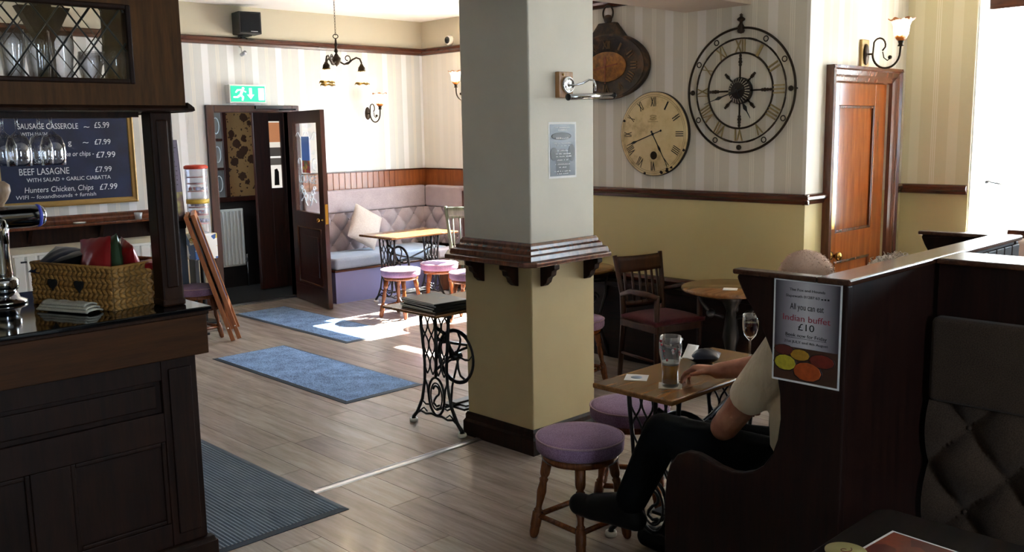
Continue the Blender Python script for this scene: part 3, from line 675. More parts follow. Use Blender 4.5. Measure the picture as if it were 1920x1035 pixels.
# ---------------------------------------------------------------- left of the far wall, behind the bar
cb_ = thing('chalkboard', 'gilt framed chalkboard menu with white chalk lettering on the far wall', 'chalkboard', (0, 8.9, 0))
bx0, bx1, bz0, bz1, fw_ = 2.48, 3.705, 1.155, 2.03, .055
FR = [(0, 0), (0, -.03), (.012, -.035), (.025, -.022), (.045, -.02), (.055, -.008), (.055, 0)]
mb = MB()
for s, xx in ((1, bx0), (-1, bx1)): mb.prism([(xx+s*a, b) for a, b in FR], 'z', bz0, bz1)
for s, zz in ((1, bz0), (-1, bz1)): mb.prism([(b, zz+s*a) for a, b in FR], 'x', bx0+.001, bx1-.001)
obj('frame', mb, M['gilt'], cb_)
bd = obj('board', MB().box(bx0+.05, bx1-.05, -.012, -.004, bz0+.05, bz1-.05), M['slate'], cb_)
for body, xa, xb, z, h, sh in (('SAUSAGE CASSEROLE', 2.70, 3.21, 1.845, .05, 0), ('~', 3.26, 3.31, 1.84, .05, 0), ('£5.99', 3.355, 3.49, 1.85, .055, 0), ('WITH MASH', 2.72, 2.94, 1.785, .032, 0), ('~', 3.24, 3.29, 1.70, .05, 0), ('£7.99', 3.345, 3.49, 1.70, .05, 0),
    ('g', 3.11, 3.14, 1.70, .05, 0), ('ke or chips - ', 3.08, 3.33, 1.60, .045, .2), ('£7.99', 3.35, 3.525, 1.58, .055, 0), ('Salad', 2.81, 2.93, 1.545, .035, .2), ('BEEF LASAGNE', 2.68, 3.10, 1.445, .06, 0), ('£7.99', 3.33, 3.48, 1.45, .05, 0),
    ('WITH SALAD + GARLIC CIABATTA', 2.735, 3.465, 1.383, .035, 0), ('Hunters Chicken, Chips', 2.71, 3.30, 1.29, .05, .15), ('£7.99', 3.357, 3.52, 1.285, .055, .1), ('WIFI ~ foxandhounds + furnish', 2.635, 3.32, 1.235, .035, .1)):
    fit_text('chalk_lettering', body, xb-xa, h, M['chalk'], bd, FRONT_Y(xa, -.0125, z), shear=sh)
ws = thing('wall_shelf', 'dark wooden wall shelf under the chalkboard on the far wall', 'shelf', (2.6, 8.9, .82))
obj('board', MB().box(-1.2, 1.33, -.15, 0, .15, .175), M['doorframe'], ws, bevel=.006)
obj('back_rail', MB().prism([(0, .175), (-.03, .175), (-.03, .20), (-.018, .215), (-.018, .24), (0, .25)], 'x', -1.2, 1.33), M['doorframe'], ws)
obj('apron', MB().box(-1.2, 1.33, -.035, 0, 0, .15), M['darkoak'], ws)
for x in (-.6, .1, .72, 1.2): obj('bracket', MB().prism([(-.035, .02), (-.12, .15), (-.035, .15)], 'x', x-.015, x+.015), M['darkoak'], ws)
tag(obj('tealight_glass', MB().lathe([(.028, 0), (.038, .06), (.035, .06), (.026, .006), (0, .006)], 18), thin_glass('milky_glass', (.95, .97, 1, 1), .6, .2, .5), None, (3.66, 8.80, .996)), 'small white tealight glass on the wall shelf under the chalkboard', 'candle holder')
tag(obj('chalk_saucer', MB().lathe([(.0, 0), (.03, 0), (.055, .008), (.053, .011), (.028, .005), (0, .005)], 20), M['white'], None, (3.12, 8.80, .996)), 'flat white saucer lying on the wall shelf under the chalkboard', 'saucer')
radiator('long white storage heater on the far wall behind the snack basket', 2.55, 3.98, 8.87, .30, .755, 14, True)
# ---------------------------------------------------------------- the bar
bar = thing('bar_counter', 'dark panelled oak bar counter with black granite worktop at the left', 'bar counter', (0, 3.45, 0))
B0 = -1.5
obj('worktop', MB().prism([(B0, -.05), (1.674, -.05), (1.674, .9), (B0, .9)], 'z', 1.083, 1.10), M['granite'], bar, bevel=.004)
obj('fascia', MB().box(B0, 1.656, -.04, .0, .913, 1.068).box(1.616, 1.656, 0, .86, .913, 1.068), M['fascia'], bar, bevel=.003)
obj('nosing', MB().box(B0, 1.664, -.046, .88, 1.068, 1.083), M['darkoak'], bar, bevel=.004)
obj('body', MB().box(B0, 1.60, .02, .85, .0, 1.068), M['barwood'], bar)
obj('pilaster', MB().box(1.475, 1.617, -.002, .14, .155, .913).box(1.50, 1.592, -.012, -.002, .2, .87), M['barwood'], bar, bevel=.005)
for a, b in ((.828, .913), (.585, .70), (.155, .25)): obj('rail', MB().box(B0, 1.475, 0, .02, a, b), M['barwood'], bar, bevel=.003)
edges = [1.475, 1.117, .98, .62, .485, .125, -.01, -.37, -.505, -.865, -1.0, -1.36]
for k in range(0, len(edges), 2):
    hi, lo = edges[k], edges[k+1]
    if k: obj('stile', MB().box(hi, edges[k-1], 0, .02, .25, .585), M['barwood'], bar, bevel=.003)
    p = obj('panel', MB().box(lo, hi-.0, .012, .02, .25, .585), M['barwood'], bar)
    q = .018; a, b, c, d = lo, hi, .25, .585
    obj('bead', MB().box(a, a+q, .001, .012, c, d).box(b-q, b, .001, .012, c, d).box(a+q, b-q, .001, .012, c, c+q).box(a+q, b-q, .001, .012, d-q, d), M['barwood'], p, bevel=.005)
for hi, lo in ((1.475, .55), (.5, -.45), (-.5, -1.45)):
    obj('frieze_panel', MB().box(lo+.02, hi-.02, .010, .02, .72, .81), M['barwood'], bar, bevel=.006)
obj('plinth', MB().box(B0, 1.648, -.03, .87, 0, .14).prism([(-.03, .14), (-.015, .155), (.02, .155), (.02, .14)], 'x', B0, 1.64), M['barwood'], bar, bevel=.004)
# canopy over the bar
can = thing('bar_canopy', 'brown oak bar canopy with a leaded diamond window and turned dark post', 'canopy', (0, 3.45, 1.85))
CX1 = 1.648; wz0, wz1, wx0, wx1 = .113, .357, .30, 1.443
def holed(y0, y1, x0, x1, hx0, hx1, hz0, hz1, ztop):
    return MB().box(x0, hx0, y0, y1, 0, ztop).box(hx1, x1, y0, y1, 0, ztop).box(hx0, hx1, y0, y1, 0, hz0).box(hx0, hx1, y0, y1, hz1, ztop)
obj('front_panel', holed(0, .025, B0, CX1, wx0, wx1, wz0, wz1, 1.2), M['canopy'], can)
obj('back_panel', holed(.475, .5, B0, CX1, .25, 1.55, .1, .46, 1.2), M['canopy'], can)
obj('end_panel', MB().box(CX1-.025, CX1, .025, .475, 0, 1.2), M['canopy'], can)
obj('soffit', MB().box(B0, CX1-.025, .025, .475, 0, .02), M['darkoak'], can)
obj('glass_shelf', MB().box(B0, CX1-.03, .03, .47, .082, .10), M['canopy'], can)
obj('inner_top', MB().box(B0, CX1-.03, .03, .47, .62, .64), M['canopy'], can)
obj('cornice', MB().prism([(.0, .02), (-.010, .014), (-.022, .008), (-.024, 0), (0, -.004), (.02, -.004), (.02, .02)], 'x', B0, CX1+.025)
    .prism([(CX1, .03), (CX1+.012, .022), (CX1+.025, .012), (CX1+.027, 0), (CX1, -.006)], 'y', -.02, .5), M['darkoak'], can)
q = .018; obj('window_bead', MB().box(wx0-q, wx0, -.008, .01, wz0-q, wz1+q).box(wx1, wx1+q, -.008, .01, wz0-q, wz1+q).box(wx0, wx1, -.008, .01, wz0-q, wz0).box(wx0, wx1, -.008, .01, wz1, wz1+q), M['darkoak'], can, bevel=.005)
lead = plain('lead_came', '#2c2a27', .5, .1, .3)
def clip_seg(p, d, r):
    t0, t1 = -9, 9
    for k, (lo, hi) in enumerate(((r[0], r[1]), (r[2], r[3]))):
        a, b = (lo-p[k])/d[k], (hi-p[k])/d[k]; a, b = min(a, b), max(a, b); t0, t1 = max(t0, a), min(t1, b)
    return (t0, t1) if t1-t0 > .01 else None
def clip_poly(poly, r):
    for ax, lim, sg in ((0, r[0], 1), (0, r[1], -1), (1, r[2], 1), (1, r[3], -1)):
        out = []
        for i in range(len(poly)):
            a, b = poly[i-1], poly[i]; da, db = sg*(a[ax]-lim), sg*(b[ax]-lim)
            if (da >= 0) != (db >= 0): t = da/(da-db); out.append((a[0]+(b[0]-a[0])*t, a[1]+(b[1]-a[1])*t))
            if db >= 0: out.append(b)
        poly = out
        if len(poly) < 3: return None
    return poly
def lattice(y, r, w, h, ox, oz, parent, glass=True, rr=.0032):
    for s in (1, -1):
        for k in range(-30, 31):
            c = clip_seg((ox+k*w, oz), (w/2, s*h/2), r)
            if c: obj('lead_came', MB().cyl((ox+k*w+c[0]*w/2, y, oz+s*c[0]*h/2), (ox+k*w+c[1]*w/2, y, oz+s*c[1]*h/2), rr, n=6), lead, parent)
    if glass:
        for i in range(-30, 31):
            for j in range(-4, 5):
                cx, cz = ox+w/2*i, oz+h/2*j
                if (i+j) % 2 == 0: continue
                p = clip_poly([(cx-w/2, cz), (cx, cz-h/2), (cx+w/2, cz), (cx, cz+h/2)], r)
                if p: obj('diamond_pane', MB().prism(p, 'y', y-.001, y+.001), M['pane'], parent)
lattice(.013, (wx0, wx1, wz0, wz1), .103, .137, 1.123, 2.076-1.85, can)
lattice(.487, (.25, 1.55, .1, .46), .103, .137, 1.16, .24, can, False, .0022)
PT = [(0, .047), (.02, .047), (.05, .043), (.95, .043), (.98, .047), (1, .047)]
obj('post', MB().box(1.531, 1.617, .055, .141, -.75, 0).box(1.527, 1.621, .051, .145, -.75, -.72).box(1.55, 1.598, .050, .146, -.68, -.03), M['darkoak'], can, bevel=.008)
for y in (.09, .17, .20, .28): obj('glass_rack_rail', MB().box(.5, 1.5, y-.006, y+.006, -.022, 0), M['darkoak'], can)
# back post seen through the leaded glass
obj('rear_post', MB().box(1.28, 1.33, .40, .46, .10, .62).prism([(1.21, .40), (1.40, .40), (1.33, .27), (1.28, .27)], 'y', .40, .46), M['darkoak'], can)

def wine_profile(h=.185, rb=.043, sh=.062, base=.034):
    o = [(0, 0), (base, 0), (base, .003), (.006, .008), (.0042, .03), (.0045, sh)]
    b = h-sh; o += [(.016, sh+.10*b), (rb*.72, sh+.2*b), (rb*.95, sh+.42*b), (rb, sh+.6*b), (rb*.98, sh+.8*b), (rb*.92, h)]
    i = [(rb*.92-.0012, h), (rb*.98-.0012, sh+.8*b), (rb-.0013, sh+.6*b), (rb*.95-.0013, sh+.42*b), (rb*.70, sh+.22*b), (.012, sh+.13*b), (0, sh+.12*b)]
    return o+i
_wg = MB().lathe(wine_profile(), 28, Matrix.Rotation(PI, 4, 'X')).mesh('wine_glass'); _wg.materials.append(M['drink'])
for (x, y), lab in zip(((1.085, 3.58), (1.072, 3.695), (1.199, 3.58), (1.195, 3.695)),
    ('front left stemmed glass hanging upside down under the bar canopy', 'rear left stemmed glass hanging upside down at the picture edge under the bar canopy', 'front right stemmed glass hanging upside down under the bar canopy', 'rear right stemmed glass hanging upside down behind another under the bar canopy')):
    tag(obj('wine_glass', _wg, None, None, (x, y, 1.845)), lab, 'wine glass', 'glasses hanging under the bar canopy')
def pint_profile(h, r0, r1): return [(0, 0), (r0, 0), (r0+(r1-r0)*.3, h*.3), (r1*1.03, h*.7), (r1, h), (r1-.0016, h), (r1*1.03-.002, h*.7), (r0+(r1-r0)*.3-.0022, h*.3), (r0-.004, .012), (0, .012)]
_pg = {}
lay = [(1.107, 3.63, .185, 'leftmost tall glass in the front row behind the leaded window'), (1.192, 3.63, .185, 'middle tall glass in the front row behind the leaded window'), (1.277, 3.63, .185, 'right hand tall glass in the front row behind the leaded window'),
    (1.15, 3.75, .185, 'left tall glass in the rear row behind the leaded window'), (1.24, 3.75, .185, 'right tall glass in the rear row behind the leaded window'),
    (1.365, 3.60, .115, 'short tumbler left of the other tumbler at the right of the leaded window'), (1.452, 3.60, .14, 'taller tumbler at the far right behind the leaded window'), (1.42, 3.76, .115, 'short tumbler at the back right behind the leaded window')]
for k, (x, y, h, lab) in enumerate(lay):
    if h not in _pg: _pg[h] = MB().lathe(pint_profile(h, .030, .041), 24).mesh('pint_glass'); _pg[h].materials.append(M['drink'])
    tag(obj('pint_glass', _pg[h], None, None, (x, y, 1.951)), lab, 'drinking glass', 'glasses on the canopy shelf')

# beer tap
ft = thing('beer_tap', 'polished chrome beer font with a horizontal barrel on the bar at the left edge', 'beer tap', (1.135, 4.10, 1.10))
obj('base', MB().lathe([(.085, 0), (.085, .012), (.06, .022), (.05, .05)], 28), M['chrome'], ft)
obj('collar', MB().lathe([(.052, .055), (.06, .065), (.06, .095), (.052, .105), (.045, .108)], 28), M['chrome'], ft)
obj('column', MB().lathe([(.044, .05), (.042, .13), (.038, .22), (.042, .29), (.05, .33)], 28), M['chrome'], ft)
obj('barrel', MB().lathe([(0, -.24), (.04, -.235), (.045, -.2), (.046, .12), (.043, .165), (.034, .18), (0, .183)], 28, Matrix.Translation((0, 0, .345)) @ Matrix.Rotation(PI/2, 4, 'Y')), metal('dark_chrome', '#8d8f93', .12), ft)
obj('end_ring', MB().lathe([(.0445, .15), (.047, .155), (.045, .163), (.042, .163)], 28, Matrix.Translation((0, 0, .345)) @ Matrix.Rotation(PI/2, 4, 'Y')), plain('blue_ring', '#4a55c8', .2, .02), ft)
obj('spout', MB().tube([(0, -.04, .345), (0, -.09, .335), (0, -.10, .30), (0, -.10, .25)], .01), M['chrome'], ft)
obj('handle', MB().lathe([(.012, .38), (.016, .40), (.03, .42), (.042, .45), (.04, .475), (.022, .49), (0, .493)], 20, Matrix.Translation((.02, 0, 0))), wood('tan_handle', '#8a6a50', '#b59a80', 'z', .4), ft)

# wicker basket of crisps
bk = thing('wicker_basket', 'rectangular woven wicker basket with heart cut-outs on the bar worktop', 'basket', (1.365, 3.57, 1.1005), math.atan2(.944, -.33)-PI/2)
BL, BW, BH = .45, .27, .165          # local +y along the long side, -> local x is the other side
wick = wood('seagrass', '#5f4526', '#a5804c', 'x', .7, 2); strand = wood('seagrass_strand', '#74501f', '#bd8a44', 'x', .65, 3)
def side(mb_, p0, du, L, H, nrm, rows=8, cell=.026):
    n = int(L/cell); du = Vector(du); nrm = Vector(nrm); p0 = Vector(p0)
    for r in range(rows):
        for k in range(n):
            c = p0+du*((k+.5)*L/n)+Vector((0, 0, (r+.5)*H/rows))+nrm*.004
            tilt = .55 if r % 2 else -.55
            ax = (du*math.cos(tilt)+Vector((0, 0, 1))*math.sin(tilt)).normalized(); up = nrm.cross(ax)
            Mx = Matrix((ax, up, nrm)).transposed().to_4x4()
            mb_.ball(c, (cell*.66, H/rows*.42, .0055), 8, 5, Mx)
walls = [('front_side', (0, 0, 0), (0, 1, 0), BL, (-1, 0, 0)), ('end_side', (0, 0, 0), (1, 0, 0), BW, (0, -1, 0)), ('back_side', (BW, 0, 0), (0, 1, 0), BL, (1, 0, 0)), ('far_end_side', (0, BL, 0), (1, 0, 0), BW, (0, 1, 0))]
for n_, p0, du, L, nr in walls:
    a = Vector(p0); b = a+Vector(du)*L; x0_, x1_ = sorted((a.x, b.x)); y0_, y1_ = sorted((a.y, b.y)); e = .003
    pn = obj(n_, MB().box(x0_-(e if du[0] == 0 else -.001), x1_+(e if du[0] == 0 else -.001), y0_-(e if du[1] == 0 else -.001), y1_+(e if du[1] == 0 else -.001), 0, BH), wick, bk)
    mb = MB(); side(mb, p0, du, L, BH, nr); s_ = obj('woven_strands', mb, strand, pn); s_['kind'] = 'stuff'
obj('bottom', MB().box(.004, BW-.004, .004, BL-.004, .002, .008), wick, bk)
rim = [(0, 0, BH), (BW, 0, BH), (BW, BL, BH), (0, BL, BH)]
obj('rim', MB().tube(rim+rim[:1], .007, 8), strand, bk)
for yy in (.17, .32):
    pts = [(-.0125, yy+.026*(16*math.sin(t)**3)/16, .09+.026*(13*math.cos(t)-5*math.cos(2*t)-2*math.cos(3*t)-math.cos(4*t))/16) for t in [i*PI/12 for i in range(24)]]
    obj('heart_cutout', MB().prism([(p[1], p[2]) for p in pts], 'x', -.0145, -.008), plain('basket_hole_dark', '#120c08', .9, .05), bk)
def crisp_bag(label, loc, rot, w, h, m):
    me = MB()
    for s in (1, -1):
        me.grid(lambda u, v, s=s: ((u-.5)*w*(1-.06*math.sin(v*PI)), s*.034*(max(0, math.sin(u*PI)*math.sin(v*PI)))**.6+.0022*math.sin(u*17+v*13+s)*math.sin(v*PI)*math.sin(u*PI), (v-.5)*h+.0012*math.sin(u*23)), 18, 18)
    o = obj('crisp_packet', me, m, None, loc, rot); bpy.context.view_layer.update(); return tag(o, label, 'crisp packet', 'crisp packets in the basket')
red = plain('red_foil', '#b3202a', .3, .2, .15); grn = plain('green_foil', '#3f5a3a', .35, .2, .2); drk = plain('dark_foil', '#15161c', .35, .4, .2); nav = plain('navy_foil', '#18223c', .3, .3, .3)
RZ = bk.rotation_euler.z
def inb(x, y, z): v = Matrix.Rotation(RZ, 4, 'Z') @ Vector((x, y, 0)); return (1.365+v.x, 3.57+v.y, 1.1+z)
crisp_bag('large red crisp packet standing in front in the wicker basket', inb(.09, .19, .165), (.15, .12, RZ+1.45), .21, .20, red)
crisp_bag('red crisp packet standing at the near right of the wicker basket', inb(.17, .09, .15), (-.1, -.15, RZ+1.1), .17, .20, red)
crisp_bag('green grey crisp packet between the red packets in the wicker basket', inb(.13, .13, .185), (.1, .35, RZ+1.35), .10, .17, grn)
crisp_bag('dark packet lying flat near the far end of the wicker basket', inb(.12, .33, .165), (1.3, .2, RZ+.4), .16, .2, drk)
crisp_bag('navy blue packet leaning over the left end of the wicker basket', inb(.09, .40, .165), (1.15, -.1, RZ+1.9), .15, .2, nav)
crisp_bag('red packet lying flat at the right inside the wicker basket', inb(.20, .06, .13), (1.2, .1, RZ+.2), .13, .17, red)
# folded bar towel
tw = thing('bar_towel', 'folded white bar towel lying on the granite in front of the basket', 'towel', (1.245, 3.705, 1.1005), math.atan2(-.24, .09))
for k in range(3):
    obj('fold', MB().grid(lambda u, v, k=k: ((u-.5)*(.26-.02*k), (v-.5)*(.075-.008*k)+.01*u, .006+.011*k+.010*math.sin(v*PI)**.5+.0025*math.sin(u*17+k)*math.sin(v*PI)), 26, 10), fabric('white_towel', '#a8a294', '#d6d0c2', 380), tw, solid=.006)
# ---------------------------------------------------------------- stools, tables, chairs
def make_stool(label, loc, rz=0):
    t = thing('bar_stool', label, 'stool', loc, rz, 'round padded stools')
    obj('seat', MB().lathe([(.0, .398), (.178, .398), (.188, .41), (.190, .43), (.189, .452), (.183, .462), (.17, .467), (.12, .474), (0, .477)], 40), M['stoolfab'], t)
    obj('piping', MB().tube([(.188*math.cos(a), .188*math.sin(a), .459) for a in [i*PI/20 for i in range(40)]], .0045, 6, True), fabric('pale_piping', '#8d6f7a', '#b79aa4', 300), t)
    obj('seat_ring', MB().lathe([(.0, .365), (.165, .365), (.168, .38), (.165, .398), (0, .398)], 32), M['stoolwood'], t)
    PR = [(0, .013), (.02, .017), (.06, .021), (.13, .021), (.14, .023), (.30, .023), (.31, .015), (.33, .02), (.35, .014), (.38, .013), (.55, .021), (.66, .016), (.70, .020), (.72, .014), (.75, .020), (.78, .022), (1, .023)]
    for k in range(4):
        a = PI/4+k*PI/2; c, s = math.cos(a), math.sin(a)
        obj('leg', MB().turned((.205*c, .205*s, 0), (.135*c, .135*s, .38), PR, 12), M['stoolwood'], t)
    for k in range(4):
        a = PI/4+k*PI/2; b = a+PI/2; r = .186
        obj('stretcher', MB().tube([(r*math.cos(a), r*math.sin(a), .10), (r*math.cos(b), r*math.sin(b), .10)], [.014, .014], 4), M['stoolwood'], t)
    return t
near_stool = make_stool('plum padded round stool standing nearest, in front of the pillar', (2.895, 2.57, 0), math.radians(-3))
dup(near_stool, (3.40, 2.70, 0), .6, 'plum padded round stool tucked half under the table with the beer glass')
dup(near_stool, (5.48, 7.16, 0), .3, 'leftmost of the sunlit round stools before the far bench')
dup(near_stool, (6.00, 7.20, 0), .9, 'middle of the three sunlit round stools, close to the far bench table')
dup(near_stool, (5.78, 6.50, 0), .5, 'rightmost sunlit round stool, cut off by the pillar edge')
dup(near_stool, (4.79, 4.27, 0), .2, 'round stool half hidden behind the right side of the pillar')
dup(near_stool, (3.66, 7.72, 0), .1, 'round stool behind the leaning wooden A-board near the bar end')

def iron_end(name, parent, x):
    mb = MB(); X = lambda y, z: (x, y, z)
    leg = [(.13, .70), (.122, .60), (.108, .48), (.10, .38), (.105, .28), (.135, .16), (.185, .07), (.222, .035), (.225, .02)]
    def interp(z):
        for (y0, z0), (y1, z1) in zip(leg, leg[1:]):
            if z1 <= z <= z0: return y1+(y0-y1)*(z-z1)/max(1e-6, z0-z1)
        return leg[0][0]
    for s in (-1, 1):
        mb.tube([X(s*y, z) for y, z in leg], [.010, .010, .009, .009, .009, .010, .011, .012, .013], 8)
    mb.tube([X(-.15, .70), X(.15, .70)], .011, 8)
    for j in range(4):
        for ph in (0, PI):
            pts = []
            for k in range(19):
                z = .69-.36*k/18; w = interp(z)*2; yc = -w/2+w*(j+.5)/4
                pts.append(X(yc+w/8*.95*math.sin(k/18*PI*3+ph), z))
            mb.tube(pts, .0048, 6)
    for rr, th in ((1, .008), (.72, .005)):
        mb.tube([X(.072*rr*math.cos(a), .20+.115*rr*math.sin(a)) for a in [i*PI/12 for i in range(24)]], th, 6, True)
    mb.tube([X(.028*math.cos(a)*(1 if a < PI*1.5 else 1), .235+.03*math.sin(a)) for a in [.2+i*.42 for i in range(10)]]+[X(.0, .2), X(.02, .175), X(.025, .155), X(.0, .14), X(-.025, .15)], .007, 6)
    for s in (-1, 1):
        mb.tube([X(s*.105, .30), X(s*.085, .26), X(s*.075, .2)], .006, 6)
        mb.tube([X(s*.137, .155), X(s*.10, .135), X(s*.07, .14)], .006, 6)
        mb.tube([X(s*.20, .06), X(s*.15, .085), X(s*.10, .075), X(s*.05, .085), X(0, .08)], .008, 6)
        mb.tube([X(s*.15, .09), X(s*.12, .11), X(s*.09, .09)], .005, 6)
    mb.tube([X(-.01, .69), X(-.012, .5), X(0, .32)], .010, 8)
    o = obj(name, mb, M['iron'], parent)
    for s in (-1, 1): obj('castor_cup', MB().lathe([(0, 0), (.024, 0), (.027, .012), (.024, .022), (.016, .022), (.014, .01), (0, .01)], 16, Matrix.Translation((x, s*.225, 0))), M['white'], o)
    return o
def sewing_table(name, label, loc, L, Wd, zt=.73, yo=0, topm=None, th=.022):
    t = thing(name, label, 'table', loc)
    obj('table_top', MB().box(-L/2, L/2, -Wd/2+yo, Wd/2+yo, zt-th, zt), topm or M['tabletop'], t, bevel=.006)
    k = zt-th-.711; e = L/2-.15
    obj('sub_frame', MB().box(-L/2+.16, L/2-.16, -Wd/2+.08+yo, Wd/2-.08+yo, zt-th-.012, zt-th), M['darkoak'], t)
    iron_end('end_frame', t, -e); iron_end('end_frame', t, e)
    obj('cross_brace', MB().tube([(-e, .0, .36), (-e/2, .0, .44), (0, 0, .46), (e/2, 0, .44), (e, 0, .36)], .009, 6).tube([(-e, 0, .55), (-e/2, 0, .5), (0, 0, .46), (e/2, 0, .5), (e, 0, .55)], .009, 6).tube([(-e, .0, .12), (e, .0, .12)], .009, 6), M['iron'], t)
    w = MB(); cy, cz, r, xw = -.11, .45, .155, -e+.07
    w.tube([(xw, cy+r*math.cos(a), cz+r*math.sin(a)) for a in [i*PI/18 for i in range(36)]], .012, 8, True)
    for j in range(5):
        a = .4+j*2*PI/5
        w.tube([(xw, cy+q*r*math.cos(a+.7*q*(1-q)*2), cz+q*r*math.sin(a+.7*q*(1-q)*2)) for q in (0, .25, .5, .75, 1)], .007, 6)
    w.cyl((xw-.03, cy, cz), (xw+.03, cy, cz), .022)
    obj('flywheel', w, M['iron'], t)
    obj('wheel_bracket', MB().tube([(-e, -.02, .62), (-e+.03, -.07, .58), (-e+.035, cy, cz)], .012, 8).tube([(xw+.02, cy, cz), (xw+.03, -.03, .25), (xw+.03, -.01, .11)], .007, 6), M['iron'], t)
    obj('treadle', MB().box(-.16, .16, -.10, .10, .10, .114).box(-.12, .12, -.07, .07, .114, .12), M['iron'], t, bevel=.004)
    return t
sewing_table('treadle_table', 'iron treadle sewing machine table holding a stack of black menus beside the pillar', (3.735, 4.195, 0), .88, .50, .735, .055, M['tabletop'], .016)
sewing_table('treadle_table', 'iron legged wooden table with the beer glass where the man sits', (3.285, 2.26, 0), .87, .40, .722)
sewing_table('treadle_table', 'sunlit wooden table on black iron legs in front of the far bench', (6.06, 7.75, 0), .88, .56, .725)
leather = plain('black_menu_leather', '#141412', .4, .1, bump=.2, bscale=200)
me_menu = MB().box(-.125, .125, -.17, .17, 0, .011).mesh('menu_folder'); me_menu.materials.append(leather)
for k in range(5):
    top = k == 4
    o = thing('menu_folder', ('lowest black menu folder of the stack on the iron table', 'fourth black menu folder from the top of the stack', 'middle black menu folder of the stack on the iron table', 'second black menu folder from the top of the stack', 'topmost black menu folder of the stack on the iron table')[k], 'menu', (3.468+random.uniform(-.008, .008), 4.205+random.uniform(-.008, .008), .7352+k*.0112), random.uniform(-.05, .05)-.08, 'black menu folders')
    obj('cover', me_menu, None, o, bevel=.003)
    obj('page_edges', MB().box(-.126, .12, -.165, .165, .003, .008), M['paper'], o)
    if top: obj('gilt_mark', MB().box(.02, .06, -.02, -.014, .011, .0114), M['gilt'], o)
for k in range(3): tag(obj('card_stack', MB().box(-.05, .05, -.04, .04, 0, .012), (leather, plain('blue_card', '#7da3c8', .4, .02), leather)[k], None, (3.86, 4.10, .7352+.0122*k), (0, 0, .2*k), bevel=.002), ('lower black card holder on the iron table against the pillar', 'pale blue card between black holders on the iron table against the pillar', 'upper black card holder on the iron table against the pillar')[k], 'card')

def make_chair(label, loc, rz, wm, fm, arms=True, slats=6, h=.87):
    t = thing('wooden_chair', label, 'chair', loc, rz)
    w = .21
    obj('seat', MB().grid(lambda u, v: ((u-.5)*2*(w+.01)*(1-.08*v), -.21+v*.41, .445+.028*(math.sin(u*PI)*math.sin(v*PI))**.5), 16, 16), fm, t, solid=.03)
    obj('seat_frame', MB().box(-w, w, -.20, .20, .38, .43), wm, t, bevel=.006)
    for s in (-1, 1):
        obj('leg', MB().tube([(s*(w-.02), -.185, 0), (s*(w-.02), -.185, .43 if not arms else .64)], [.017, .02], 8), wm, t)
        obj('back_post', MB().tube([(s*(w-.02), .23, 0), (s*(w-.03), .195, .40), (s*(w-.03), .21, .6), (s*(w-.005), .27, h)], [.018, .022, .02, .016], 8), wm, t)
        if arms: obj('armrest', MB().tube([(s*(w-.02), .205, .60), (s*(w+.02), .05, .645), (s*(w+.02), -.12, .645), (s*(w-.01), -.2, .63)], [.016, .02, .022, .018], 8), wm, t)
    obj('top_rail', MB().grid(lambda u, v: ((u-.5)*2*(w-.01), .243+.025*v-.03*math.sin(u*PI), h-.12+.11*v+.0*u), 14, 3), wm, t, solid=.022)
    obj('lower_rail', MB().grid(lambda u, v: ((u-.5)*2*(w-.03), .205-.02*math.sin(u*PI), .50+.045*v), 14, 2), wm, t, solid=.02)
    for k in range(slats):
        u = (k+.5)/slats; x = (u-.5)*2*(w-.035)
        obj('slat', MB().tube([(x, .205-.02*math.sin(u*PI), .53), (x, .225-.028*math.sin(u*PI), .65), (x, .246-.03*math.sin(u*PI), h-.11)], .013, 6, False, .5), wm, t)
    for s in (-1, 1): obj('stretcher', MB().tube([(s*(w-.02), -.185, .18), (s*(w-.02), .21, .18)], .011, 6), wm, t)
    return t
make_chair('dark wooden armchair with slatted back and burgundy seat beside the clock wall', (5.26, 3.90, 0), math.radians(-14), M['chairwood'], M['chairfab'])
make_chair('olive slat backed chair just visible at the left edge of the pillar shelf', (6.62, 7.37, 0), math.radians(120), wood('olive_chair', '#3a4030', '#66705a', 'z', .4), M['chairfab'], False, 5, 1.0)

rt = thing('round_table', 'dark round wooden pub table with a white beer mat near the clock wall', 'table', (5.27, 3.34, 0))
obj('table_top', MB().lathe([(0, .69), (.30, .69), (.325, .70), (.33, .712), (.322, .722), (0, .724)], 48), M['tabletop'], rt)
obj('pedestal', MB().lathe([(.03, .06), (.05, .09), (.03, .16), (.035, .3), (.055, .38), (.04, .5), (.03, .56), (.06, .62), (.10, .69)], 20), M['iron'], rt)
for k in range(3):
    a = .4+k*2*PI/3; c, s = math.cos(a), math.sin(a)
    obj('foot', MB().tube([(.03*c, .03*s, .14), (.12*c, .12*s, .12), (.2*c, .2*s, .05), (.25*c, .25*s, .014)], [.022, .022, .02, .014], 8), M['iron'], rt)
    obj('bracket', MB().tube([(.05*c, .05*s, .52), (.14*c, .14*s, .55), (.2*c, .2*s, .62), (.22*c, .22*s, .685)], .012, 8).ball((.14*c, .14*s, .55), .03), M['iron'], rt)
tag(obj('beer_mat', MB().box(-.045, .045, -.045, .045, 0, .002), M['paper'], None, (5.16, 3.28, .7242), (0, 0, .5)), 'white beer mat on the round table near the clock wall', 'beer mat')
r2 = thing('round_table', 'small round table with pierced black iron legs behind the pillar', 'table', (5.31, 4.75, 0))
obj('table_top', MB().lathe([(0, .69), (.28, .69), (.30, .70), (.30, .715), (.29, .722), (0, .724)], 40), M['tabletop'], r2)
obj('apron', MB().lathe([(.25, .66), (.26, .66), (.26, .69), (.25, .69)], 32), M['darkoak'], r2)
